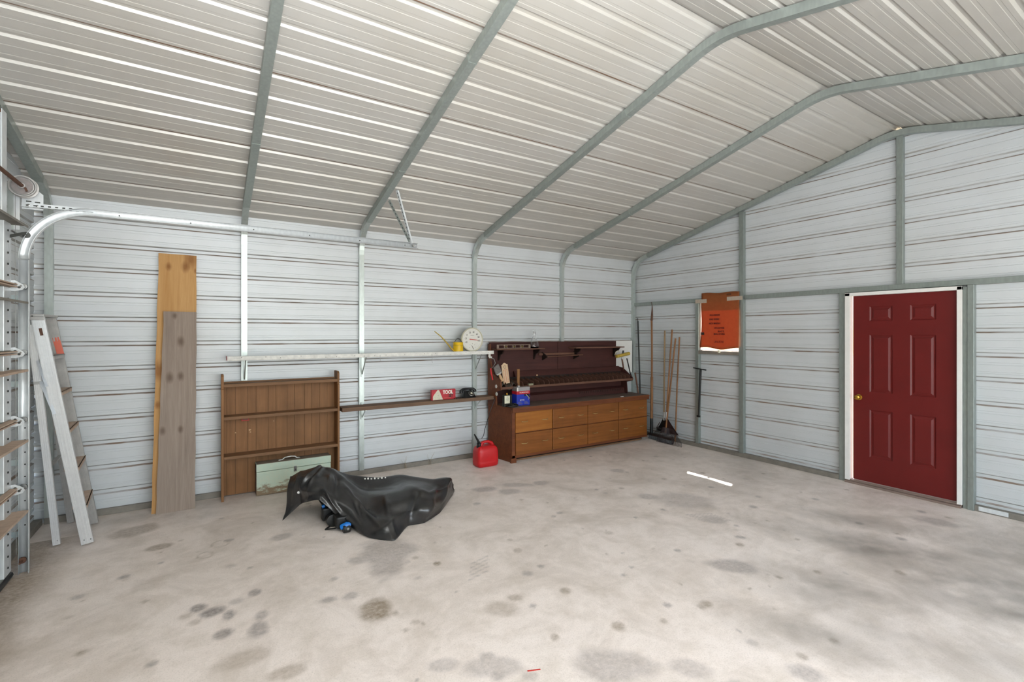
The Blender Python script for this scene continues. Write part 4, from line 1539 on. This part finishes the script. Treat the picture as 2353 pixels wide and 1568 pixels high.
# ---- things on and around the workbench
lv = thing('spirit_level', 'spirit level with three round vials lying along the upper shelf of the workbench', 'spirit level', (3.6, 5.58, 1.467))
LVM = plain('level_frame_paint', '#8b7668', .5, .2, .15, 40)
m = MB()
lx0, lx1, lz0, lz1, ly = 3.32, 3.87, 1.4665, 1.522, 5.58
m.box(lx0, lx1, ly, ly + .022, lz0, lz0 + .010)
m.box(lx0, lx1, ly, ly + .022, lz1 - .010, lz1)
for a, b in ((lx0, lx0 + .03), (lx1 - .03, lx1), (3.435, 3.485), (3.57, 3.62), (3.70, 3.75)):
    m.box(a, b, ly, ly + .022, lz0 + .010, lz1 - .010)
m.build('level_frame', LVM, lv, bev=.001)
for x in (3.46, 3.595, 3.725):
    MB().lathe((x, ly, (lz0 + lz1) / 2), [(.017, -.003), (.017, .0), (.012, .0), (.012, -.003), (.017, -.003)], 18, 'y').build('vial_ring', CREAM, lv)
    MB().tube([(x - .012, ly - .001, (lz0 + lz1) / 2), (x + .012, ly - .001, (lz0 + lz1) / 2)], .004, 8).build('vial', YELD, lv)

dc = thing('glass_decanter', 'clear glass decanter with a round stopper on the upper shelf of the workbench', 'decanter', (3.955, 5.6, 1.467))
MB().lathe((3.955, 5.61, 1.467), [(.0, .003), (.055, .0), (.064, .006), (.066, .02), (.055, .07), (.036, .125), (.020, .165), (.014, .185), (.015, .20), (.024, .205), (.024, .209), (.011, .209), (.011, .185),
                                  (.017, .165), (.033, .125), (.052, .07), (.062, .022), (.05, .012), (0, .010)], 32).build('bottle', GLASS, dc, smooth=50)
MB().lathe((3.955, 5.61, 1.467), [(0, .19), (.009, .19), (.010, .212), (.018, .216), (.018, .220), (.012, .226), (.022, .238), (.025, .25), (.020, .263), (0, .268)], 24).build('stopper', GLASS, dc, smooth=50)

br = thing('wide_brush', 'wide grey bristle brush with a wooden handle, standing in the rack', 'brush', (3.22, 5.44, 1.05))
Mb = Matrix.Translation((3.318, 5.44, 1.04)) @ Matrix.Rotation(math.radians(-27), 4, 'Y')
for nm, poly, mt, th_ in (('handle', [(-.014, 0), (.014, 0), (.019, .02), (.018, .07), (.012, .105), (-.012, .105), (-.018, .07), (-.019, .02)], TAN, .010),
                          ('ferrule', [(-.030, .105), (.030, .105), (.046, .125), (-.046, .125)], ALUD, .012),
                          ('bristles', [(-.046, .125), (.046, .125), (.047, .24), (-.038, .225)], plain('grey_bristle', '#77706c', .8, 0, .35, 120), .010)):
    m = MB().prism(poly, -th_, th_, 'y')
    m.v = [tuple(Mb @ Vector(p)) for p in m.v]
    m.build(nm, mt, br, bev=.002)

pq = thing('plaque_thermometer', 'cream wooden plaque thermometer with a scalloped top, standing in the rack', 'thermometer', (3.37, 5.45, 1.0))
Mp = Matrix.Translation((3.395, 5.455, 1.005)) @ Matrix.Rotation(math.radians(-6), 4, 'Y') @ Matrix.Rotation(math.radians(-4), 4, 'X')
PQ = plain('cream_plaque', '#cdb190', .6, 0, .12, 30)
m = MB().prism([(-.048, 0), (.048, 0), (.048, .255), (.030, .258), (.018, .272), (0, .280), (-.018, .272), (-.030, .258), (-.048, .255)], -.006, .006, 'y')
m.v = [tuple(Mp @ Vector(p)) for p in m.v]
m.build('plaque', PQ, pq, bev=.001)
for nm, poly, mt in (('scale_border', [(-.032, .02), (.032, .02), (.032, .185), (-.032, .185)], INK_R), ('scale_face', [(-.029, .023), (.029, .023), (.029, .182), (-.029, .182)], PQ),
                     ('dial_border', [(.02 * math.cos(t * PI / 8), .222 + .02 * math.sin(t * PI / 8)) for t in range(16)], INK_D), ('dial_face', [(.016 * math.cos(t * PI / 8), .222 + .016 * math.sin(t * PI / 8)) for t in range(16)], PQ),
                     ('tube', [(-.002, .03), (.002, .03), (.002, .175), (-.002, .175)], INK_R)):
    k_ = {'scale_border': 0, 'dial_border': 0, 'scale_face': 1, 'dial_face': 1, 'tube': 2}[nm]
    m = MB().prism(poly, -.0068 - .0005 * k_, -.006, 'y')
    m.v = [tuple(Mp @ Vector(p)) for p in m.v]
    m.build(nm, mt, pq)
for k in range(9):
    m = MB().box(-.020, -.008, -.0078, -.007, .035 + k * .016, .0365 + k * .016).box(.008, .020, -.0078, -.007, .035 + k * .016, .0365 + k * .016)
    m.v = [tuple(Mp @ Vector(p)) for p in m.v]
    m.build('scale_mark', INK_G, pq)

sc = thing('dark_label_can', 'small dark rectangular can with a cream label and brass cap on the worktop', 'can', (3.345, 5.33, .718))
DCAN = plain('dark_can', '#23231c', .4, .3, .2, 20)
z_ = .7176
MB().box(3.272, 3.392, 5.31, 5.37, z_, z_ + .155).build('can_body', DCAN, sc, bev=.008)
MB().box(3.272, 3.352, 5.3075, 5.31, z_ + .045, z_ + .145).build('label_front', LABEL, sc)
MB().lathe((3.325, 5.34, z_ + .155), [(.018, 0), (.018, .004), (.011, .006), (.011, .022), (0, .024)], 16).build('cap', BRASS, sc, smooth=40)
text('OIL', (3.318, 5.307, z_ + .128), .018, BW, INK_D, sc)
text('LINSEED', (3.318, 5.307, z_ + .105), .012, BW, INK_D, sc)
text('BOILED', (3.318, 5.307, z_ + .088), .010, BW, INK_G, sc)

tc_ = thing('blue_red_can', 'tall rectangular tin can in blue, red and silver on the worktop', 'can', (3.56, 5.34, .718))
a0, a1, c0, c1 = 3.455, 3.665, 5.30, 5.42
MB().box(a0, a1, c0, c1, z_, z_ + .150).build('blue_panel', BLUE, tc_, bev=.005)
MB().box(a0, a1, c0, c1, z_ + .150, z_ + .192).build('red_band', REDP, tc_, bev=.001)
TIN = plain('printed_tin', '#a9a6a6', .35, .5, .2, 50)
MB().box(a0, a1, c0, c1, z_ + .192, z_ + .245).build('silver_top', TIN, tc_, bev=.003)
MB().lathe((3.52, 5.36, z_ + .245), [(.028, 0), (.028, .004), (.018, .006), (.018, .016), (0, .017)], 18).build('cap', TIN, tc_, smooth=40)
MB().box(a0 + .008, a0 + .022, c0 - .001, c0, z_ + .192, z_ + .24).build('white_stripe', INK_W, tc_)
text('LAUNDRYMAN', ((a0 + a1) / 2 + .01, c0 - .001, z_ + .173), .022, BW, INK_W, tc_, sx=.95)
text('SETTE', ((a0 + a1) / 2 - .02, c0 - .001, z_ + .072), .028, BW, INK_W, tc_, sx=.95)
for r_ in range(4):
    for k in range(2):
        MB().box(a0 + .02 + k * .10, a0 + .095 + k * .10 - .01 * r_, c0 - .0008, c0, z_ + .020 + r_ * .009, z_ + .0235 + r_ * .009).build('print_line', INK_G, tc_)
m = MB().prism([(a0 + .118, z_ + .15), (a0 + .20, z_ + .15), (a0 + .205, z_ + .10), (a0 + .185, z_ + .085), (a0 + .17, z_ + .115), (a0 + .15, z_ + .125), (a0 + .12, z_ + .12)], c0 - .0008, c0, 'y')
m.build('dark_figure', BLACK, tc_)
MB().tube([(a0 + .145, c0 - .001, z_ + .145), (a0 + .175, c0 - .001, z_ + .118), (a0 + .198, c0 - .001, z_ + .095), (a0 + .185, c0 - .001, z_ + .075)], .003, 6).build('white_swirl', INK_W, tc_)

cl = []
for k in range(70):
    t = k / 69
    cl.append((3.36 + .075 * math.cos(t * 26 + .4) * (0.6 + .4 * math.sin(t * 5)) + .03 * t, 5.262 + .032 * math.sin(t * 26), z_ + .007 + .045 * t * abs(math.sin(t * 9))))
tag(MB().tube(cl, .0065, 6).build('coiled_cable', BLACKM, smooth=60), 'tangled coil of black cable in front of the dark can on the worktop', 'cable')
rg = MB()
G = []
for i in range(15):
    row = []
    for j in range(9):
        u, v = i / 14, j / 8
        row.append((3.285 + .23 * u + .0 * v, 5.41 + .14 * v, .962 + .05 * math.sin(u * 9 + v * 3) * math.sin(v * 5 + 1) + .035 * math.sin(PI * v)))
    G.append(row)
rg.grid(G)
rgo = rg.build('crumpled_belt', plain('dark_leather', '#3b3128', .6, 0, .35, 12), smooth=60)
so = rgo.modifiers.new('thick', 'SOLIDIFY')
so.thickness = .006
tag(rgo, 'dark crumpled strap lying in the left slots of the workbench rack', 'strap')
tag(MB().box(3.70, 3.775, 5.375, 5.408, .9675, .992).build('rubber_block', plain('dusty_block', '#8f8b73', .7), bev=.003), 'small dusty grey block on the rack rail behind the blue can', 'block')

rh = thing('red_handled_hook', 'wire hanger tool with a red handle hanging at the left end of the workbench', 'tool', (3.25, 5.5, 1.2))
MB().tube([(3.17, 5.512, 1.352), (3.23, 5.505, 1.335), (3.245, 5.50, 1.28), (3.215, 5.50, 1.235), (3.178, 5.50, 1.21)], .0035, 7).build('wire', STEEL, rh, smooth=60)
MB().tube([(3.174, 5.50, 1.215), (3.182, 5.50, 1.15), (3.205, 5.50, 1.06)], [.010, .011, .009], 10).build('grip', RED, rh, smooth=60)

yr = thing('yellow_head_mallet', 'yellow-headed roller tool hanging at the right end of the workbench', 'tool', (5.68, 5.56, 1.33))
MB().tube([(5.52, 5.56, 1.308), (5.66, 5.56, 1.330), (5.80, 5.56, 1.350)], [.026, .027, .028], 16).build('head', YELD, yr, smooth=50)
MB().tube([(5.665, 5.56, 1.35), (5.672, 5.56, 1.40)], .014, 10).build('cap', BLACK, yr, smooth=50)
MB().tube([(5.66, 5.57, 1.30), (5.665, 5.575, 1.26)], .016, 10).build('clamp', WHITED, yr, smooth=50)
MB().tube([(5.655, 5.575, 1.27), (5.70, 5.585, 1.12), (5.74, 5.59, .98), (5.745, 5.585, .95)], .012, 10).build('handle', W_RAIL, yr, smooth=50)
MB().tube([(5.50, 5.575, 1.33), (5.52, 5.575, 1.38), (5.57, 5.575, 1.40), (5.60, 5.575, 1.37)], .006, 8).build('wire_loop', CREAM, yr, smooth=60)
tag(MB().tube([(5.775, 5.585, 1.27), (5.80, 5.57, 1.15), (5.83, 5.56, 1.02), (5.865, 5.54, .93)], .009, 8).build('brown_stick', W_DARK, smooth=60),
    'dark thin stick leaning just right of the yellow-headed tool', 'stick')
tag(MB().bar((5.735, 5.37, 1.055), (5.81, 5.37, .722), .022, .014, (0, 1, 0)).build('wooden_batten', W_RAIL, bev=.002),
    'short wooden batten leaning against the right end of the workbench rack', 'batten')
tag(MB().box(5.28, 5.33, 5.215, 5.24, .7178, .7238).build('chalk_piece', WHITE, bev=.002), 'small white chalk piece lying on the worktop edge', 'chalk')

# ------------------------------------------------------------------ gas can
gc = thing('gas_can', 'red plastic gas can with a black spout on the floor beside the workbench', 'gas can', (3.0, 5.32, 0))


def rbox_rings(cx, cy, rings, n=40, ex=.38):
    G_ = []
    for z, hx, hy, ox, oy in rings:
        ring = []
        for q in range(n):
            t = 2 * PI * q / n
            c__, s__ = math.cos(t), math.sin(t)
            ring.append((cx + ox + math.copysign(abs(c__) ** ex, c__) * hx, cy + oy + math.copysign(abs(s__) ** ex, s__) * hy, z))
        G_.append(ring + [ring[0]])
    return G_


Rg = [(0.001, .13, .085, 0, 0), (.012, .145, .098, 0, 0), (.06, .150, .102, 0, 0), (.075, .147, .099, 0, 0), (.085, .150, .102, 0, 0), (.19, .146, .100, 0, 0), (.22, .138, .094, 0, 0), (.245, .122, .082, .0, 0), (.258, .09, .06, 0, 0)]
G = rbox_rings(3.0, 5.33, Rg)
m = MB().grid(G)
m.face(G[0][:-1])
m.face(G[-1][:-1])
bd = m.build('can_body', RED, gc, smooth=60)
bd.location = (0, 0, 0)
hd = MB()
hd.tube([(2.925, 5.33, .245), (2.945, 5.33, .285), (2.985, 5.33, .300), (3.04, 5.33, .298), (3.085, 5.33, .275), (3.105, 5.33, .235)], [.024, .022, .018, .018, .022, .026], 14)
hd.build('grip', RED, gc, smooth=60)
MB().lathe((2.905, 5.325, .245), [(.034, -.01), (.034, .012), (.026, .016), (.026, .03), (.030, .032), (.030, .048), (.018, .052), (0, .052)], 20).build('spout_cap', BLACK, gc, smooth=40)
MB().tube([(2.905, 5.325, .29), (2.888, 5.322, .325), (2.855, 5.315, .375), (2.83, 5.31, .415)], [.018, .014, .011, .008], 12).build('spout', BLACKM, gc, smooth=60)
MB().lathe((3.105, 5.33, .250), [(.014, 0), (.014, .016), (0, .018)], 12).build('vent_cap', BLACK, gc, smooth=40)

# ------------------------------------------------------------------ long tools in the far corner
bp = thing('black_rod', 'slim black steel rod leaning in the corner right of the workbench', 'rod', (5.95, 5.45, 0))
MB().tube([(6.07, 5.62, 1.88), (5.98, 5.46, .02)], .012, 10).build('rod', BLACKM, bp, smooth=50)
MB().tube([(6.07, 5.62, 1.86), (6.073, 5.625, 1.93)], .006, 8).build('tip', BLACKM, bp, smooth=50)

pp = thing('hooked_pole', 'tall brown pole with a hooked rusty blade, standing by the rakes', 'pole tool', (6.0, 5.27, 0))
MB().tube([(6.055, 5.315, 1.90), (6.04, 5.295, 1.45), (6.02, 5.28, .95)], [.015, .015, .016], 12).build('upper_pole', W_POLE, pp, smooth=50)
MB().tube([(6.02, 5.28, .98), (6.01, 5.275, .55), (6.005, 5.272, .30)], [.021, .022, .022], 12).build('lower_pole', W_POLE, pp, smooth=50)
MB().tube([(6.005, 5.272, .32), (6.0, 5.27, .12), (6.0, 5.268, .0)], [.023, .025, .02], 12).build('socket', BLACKM, pp, smooth=50)
MB().tube([(6.055, 5.315, 1.88), (6.06, 5.312, 1.97), (6.062, 5.31, 2.06), (6.068, 5.315, 2.13), (6.075, 5.335, 2.175), (6.08, 5.35, 2.18)], [.018, .017, .010, .006, .004, .002], 8).build('hooked_blade', RUST, pp, smooth=50)


def tines(mb, apex_, y0, y1, zb, x, n, r=.0028, bend=.035):
    for k in range(n):
        f = k / (n - 1)
        ye = y0 + (y1 - y0) * f
        p1 = Vector((x, ye, zb + .06))
        mb.tube([apex_, Vector(apex_).lerp(p1, .5), p1, (x - bend * .3, ye + (ye - apex_[1]) * .08, zb + .015), (x - bend, ye + (ye - apex_[1]) * .10, zb)], r, 5)


def rake(name, label, top, apex_, y0, y1, zb, x, n, pole, headmat, group, wide=.17):
    t = thing(name, label, 'rake', (apex_[0], apex_[1], 0), group)
    MB().tube([top, Vector(top).lerp(Vector(apex_), .5) + Vector((0, .004, 0)), apex_], .0125, 10).build('handle', pole, t, smooth=50)
    MB().tube([Vector(apex_) + Vector((0, 0, .10)), Vector(apex_) + Vector((0, 0, -.03))], .016, 10).build('ferrule', ALUD, t, smooth=50)
    a = Vector(apex_)
    f_ = .72
    ya, yb = a.y + (y0 - a.y) * f_, a.y + (y1 - a.y) * f_
    zz = a.z + (zb + .06 - a.z) * f_
    MB().prism([(a.y - .012, a.z + .02), (a.y + .012, a.z + .02), (ya, zz), (yb, zz)], a.x - .006, a.x + .003, 'x').build('head', headmat, t)
    for k in range(n):
        m_ = MB()
        f = k / (n - 1)
        ye = y0 + (y1 - y0) * f
        p1 = Vector((x, ye, zb + .06))
        m_.tube([a.lerp(p1, .45), p1, (x - .012, ye + (ye - a.y) * .06, zb + .015), (x - .035, ye + (ye - a.y) * .08, zb)], .0032, 5)
        m_.build('tine', headmat, t)
    return t


GRP = 'rakes and brooms in the corner'
DRHEAD = plain('dark_maroon_rake', '#2a1414', .5)
rake('leaf_rake', 'dark maroon leaf rake with an orange-brown handle, frontmost of the corner tools', (6.04, 4.90, 1.735), (5.975, 4.955, .37), 4.64, 5.06, .0, 5.92, 22, W_POLE, DRHEAD, GRP)
rake('garden_rake', 'black leaf rake with a pale tan handle, just left of the maroon rake', (6.06, 5.055, 1.72), (6.03, 5.045, .35), 4.84, 5.24, .0, 6.0, 20, W_POLEP, BLACKM, GRP)
sh = thing('push_broom', 'wide black-bristled push broom standing on the floor before the rakes', 'broom', (5.93, 5.03, 0), GRP)
MB().tube([(6.07, 4.86, 1.60), (5.955, 4.955, .15)], .012, 10).build('handle', W_POLE, sh, smooth=50)
MB().bar((5.975, 5.30, .075), (5.925, 4.80, .075), .045, .03).build('block', W_DARK, sh, bev=.003)
brs = MB()
for k in range(90):
    f = k / 89
    for q in range(3):
        x = 5.975 - .05 * f + (q - 1) * .014
        y = 5.30 - .50 * f
        brs.tube([(x, y, .06), (x + random.uniform(-.012, .008), y + random.uniform(-.01, .01), .002)], .0028, 4, cap=False)
tag(brs.build('bristles', BLACK, sh), kind='stuff')
MB().bar((5.95, 5.13, .19), (5.95, 5.06, .30), .006, .016, (1, 0, 0)).build('brace', STEEL, sh)
MB().bar((5.95, 5.115, .20), (5.95, 5.03, .19), .02, .018, (1, 0, 0)).build('clamp', BLACKM, sh)
tag(MB().tube([(6.085, 4.80, 1.62), (6.07, 4.83, .9), (6.06, 4.86, .02)], .011, 10).build('bare_handle', W_POLE, smooth=50), 'bare wooden tool handle leaning just behind the maroon rake', 'tool handle', GRP)

th_ = thing('t_handle_rod', 'black T-shaped steel rod hanging on the stud below the window', 'tool', (6.09, 4.45, 1.15))
MB().tube([(6.095, 4.560, 1.166), (6.09, 4.45, 1.156), (6.085, 4.34, 1.146)], .0085, 8).build('cross_bar', BLACKM, th_, smooth=50)
MB().tube([(6.095, 4.435, 1.155), (6.10, 4.455, .82), (6.105, 4.475, .47)], [.016, .014, .013], 10).build('shaft', BLACKM, th_, smooth=50)
MB().box(6.092, 6.116, 4.455, 4.505, .445, .472).build('foot', BLACKM, th_, bev=.003)

# dry weeds by the back rail
for i, (x, lab) in enumerate(((2.08, 'wisp of dry grass growing at the base rail, nearer the black cover'), (2.40, 'wisp of dry grass growing at the base rail, nearer the gas can'))):
    w_ = MB()
    for k in range(5):
        a = random.uniform(-.6, .6)
        w_.tube([(x + k * .008, 5.735, .0), (x + a * .04, 5.72, .07), (x + a * .12, 5.71, .12 + random.uniform(0, .05))], [.0016, .0012, .0006], 4)
    tag(w_.build('dry_grass', plain('straw', '#a3957f', .8)), lab, 'grass', kind='thing')

# ------------------------------------------------------------------ covered machine on the floor
NET = [[[0.657,4.838,0.36],[0.639,4.758,0.3],[0.62,4.778,0.14],[0.579,4.713,0.004]],[[0.754,4.843,0.4],[0.719,4.664,0.37],[0.708,4.637,0.27],[0.722,4.681,0.13]],[[0.925,4.834,0.43],[0.835,4.595,0.4],[0.743,4.478,0.3],[0.746,4.474,0.21]],[[1.029,4.798,0.39],[0.947,4.558,0.36],[0.854,4.407,0.3],[0.829,4.37,0.24]],[[1.168,4.786,0.3],[1.043,4.429,0.28],[0.989,4.277,0.2],[1.005,4.267,0.05]],[[1.394,4.841,0.22],[1.241,4.379,0.2],[1.152,4.13,0.12],[1.117,3.94,0.01]],[[1.648,4.794,0.2],[1.391,4.283,0.22],[1.27,3.966,0.13],[1.283,3.774,0.004]],[[1.819,4.632,0.2],[1.582,4.188,0.24],[1.466,3.985,0.14],[1.48,4.001,0.004]],[[1.956,4.51,0.2],[1.73,4.137,0.22],[1.65,3.994,0.12],[1.627,3.987,0.004]],[[2.125,4.52,0.17],[2.029,4.355,0.15],[1.987,4.325,0.08],[1.84,4.131,0.004]],[[2.155,4.52,0.12],[2.159,4.499,0.08],[2.186,4.533,0.03],[2.147,4.504,0.004]]]


def catmull(P, t):
    n = len(P) - 1
    i = min(int(t * n), n - 1)
    f = t * n - i
    p = [np.array(P[max(0, min(n, i + k - 1))], float) for k in range(4)]
    L_ = p[1] * (1 - f) + p[2] * f
    return .6 * L_ + .4 * .5 * ((2 * p[1]) + (-p[0] + p[2]) * f + (2 * p[0] - 5 * p[1] + 4 * p[2] - p[3]) * f * f + (-p[0] + 3 * p[1] - 3 * p[2] + p[3]) * f ** 3)


def build_cover():
    cols_ = []
    for i, c in enumerate(NET):
        r1 = np.array(c[0])
        away = np.array([.54, .84, 0])
        zb = .0 if i > 3 else .10
        back = [list(r1 + away * .16 + np.array([0, 0, max(zb, .004) - r1[2]])), list(r1 + away * .07 - np.array([0, 0, .28 * r1[2]]))]
        cols_.append(back + c)
    nu, nv = 150, 84
    V = np.zeros((nu + 1, nv + 1, 3))
    for j in range(nv + 1):
        v = j / nv
        ring = [catmull(c, v) for c in cols_]
        for i in range(nu + 1):
            V[i, j] = catmull(ring, i / nu)
    U, W = np.meshgrid(np.linspace(0, 10, nu + 1), np.linspace(0, 5, nv + 1), indexing='ij')
    nrm = np.zeros_like(V)
    du = np.gradient(V, axis=0)
    dv = np.gradient(V, axis=1)
    nrm = np.cross(du, dv)
    nrm /= np.linalg.norm(nrm, axis=2, keepdims=True) + 1e-9
    if nrm[nu // 2, nv // 2, 2] < 0:
        nrm = -nrm
    h = np.zeros_like(U)

    def crease(a, b, amp, wd, taper=True):
        ax, ay = a
        bx, by = b
        L2 = (bx - ax) ** 2 + (by - ay) ** 2
        t = np.clip(((U - ax) * (bx - ax) + (W - ay) * (by - ay)) / L2, 0, 1)
        d = np.hypot(U - ax - t * (bx - ax), W - ay - t * (by - ay))
        k = amp * np.exp(-(d / wd) ** 2)
        if taper:
            k *= np.sin(np.pi * np.clip(t * .9 + .05, 0, 1)) ** .5
        return k
    for a in (((2.0, 2.0), (1.2, 3.8), .020, .16), ((2.3, 2.1), (1.9, 3.6), .016, .14), ((3.0, 3.9), (5.0, 5.0), .022, .13), ((3.9, 2.8), (5.6, 4.3), .018, .16),
              ((2.6, 2.1), (4.6, 2.7), .014, .2), ((4.2, 2.2), (6.4, 2.6), -.030, .30), ((5.0, 3.6), (7.4, 4.0), -.022, .28), ((6.6, 2.7), (8.4, 3.3), .016, .25),
              ((5.2, 4.8), (6.3, 4.2), .014, .12), ((6.2, 4.2), (6.15, 5.0), .016, .10), ((7.4, 3.0), (7.2, 4.6), -.018, .22), ((8.3, 2.8), (8.0, 4.7), .018, .2),
              ((3.4, 2.4), (3.7, 3.9), -.016, .2), ((4.4, 3.1), (4.9, 4.4), -.014, .16), ((9.0, 2.3), (8.8, 4.2), .014, .16), ((5.6, 2.0), (8.6, 2.2), .012, .16),
              ((1.0, 2.2), (.5, 4.4), .010, .14), ((5.9, 3.1), (6.2, 3.9), .012, .12), ((2.9, 2.9), (3.3, 3.7), .010, .10)):
        h += crease(a[0], a[1], a[2] * 1.5, a[3] * .8)
    rs = np.random.RandomState(5)
    for k in range(26):
        a = rs.rand() * 6.28
        f = rs.uniform(1.5, 6)
        h += np.sin((np.cos(a) * U + np.sin(a) * W * 1.4) * f + rs.rand() * 6) * .0030 / (f / 2.2)
    edge = np.clip(np.minimum(W, 5 - W) / .5, 0.25, 1)
    V += nrm * (h * edge)[..., None]
    V[..., 2] = np.maximum(V[..., 2], .004)
    m_ = MB()
    m_.grid([[tuple(V[i, j]) for j in range(nv + 1)] for i in range(nu + 1)])
    o = m_.build('black_cover', TARP, smooth=80)
    s2 = o.modifiers.new('thick', 'SOLIDIFY')
    s2.thickness = .0022
    s2.offset = -1
    tag(o, 'black vinyl cover draped over a low machine on the floor', 'cover')
    return o, V


cov, CV = build_cover()
# the faded white print that shows in a fold of the cover
iu = 82
for k in range(7):
    p = Vector(CV[iu - 10 + k * 2][35])
    MB().box(p.x - .007, p.x + .006, p.y - .006, p.y + .006, p.z + .002, p.z + .012 + .006 * ((k * 3) % 2)).build('white_print', INK_W, cov)

mc = thing('covered_machine', 'low machine with blue knobs, mostly hidden under the black cover', 'machine', (1.1, 4.4, 0))
DKP = plain('machine_black', '#1c1c1b', .5, .1, .3, 20)
MB().box(1.02, 1.55, 4.22, 4.42, .03, .13).build('chassis', DKP, mc, bev=.02)
MB().lathe((.93, 4.36, .055), [(.04, -.03), (.052, -.026), (.052, .026), (.04, .03)], 20, 'y').build('wheel', DKP, mc, smooth=40)
MB().lathe((1.0, 4.15, .035), [(.028, -.03), (.034, -.02), (.034, .02), (.028, .03)], 18, 'x').build('wheel', DKP, mc, smooth=40)
MB().tube([(.96, 4.175, .045), (1.0, 4.155, .06), (1.03, 4.155, .055)], [.022, .028, .024], 12).build('blue_cap', BLUEP, mc, smooth=50)
MB().tube([(.862, 4.452, .152), (.885, 4.450, .158)], [.015, .014], 10).build('blue_knob', BLUEP, mc, smooth=50)
MB().box(.86, .95, 4.42, 4.50, .03, .14).build('gearbox', DKP, mc, bev=.015)
MB().box(.93, 1.04, 4.20, 4.32, .02, .12).build('housing', DKP, mc, bev=.015)
MB().tube([(.90, 4.46, .12), (.80, 4.62, .30), (.72, 4.70, .34)], .012, 10).build('handle_bar', BLACKM, mc, smooth=50)
MB().lathe((.700, 4.640, .255), [(.011, .0), (.011, -.006), (0, -.008)], 12, 'y').build('white_bolt', WHITE, mc)
MB().lathe((1.005, 4.12, .04), [(.010, .0), (.010, -.004), (0, -.005)], 10, 'y').build('hub_cap', STEEL, mc)
MB().tube([(.90, 4.33, .012), (.86, 4.30, .006), (.93, 4.24, .02)], .007, 6).build('lever', DKP, mc)
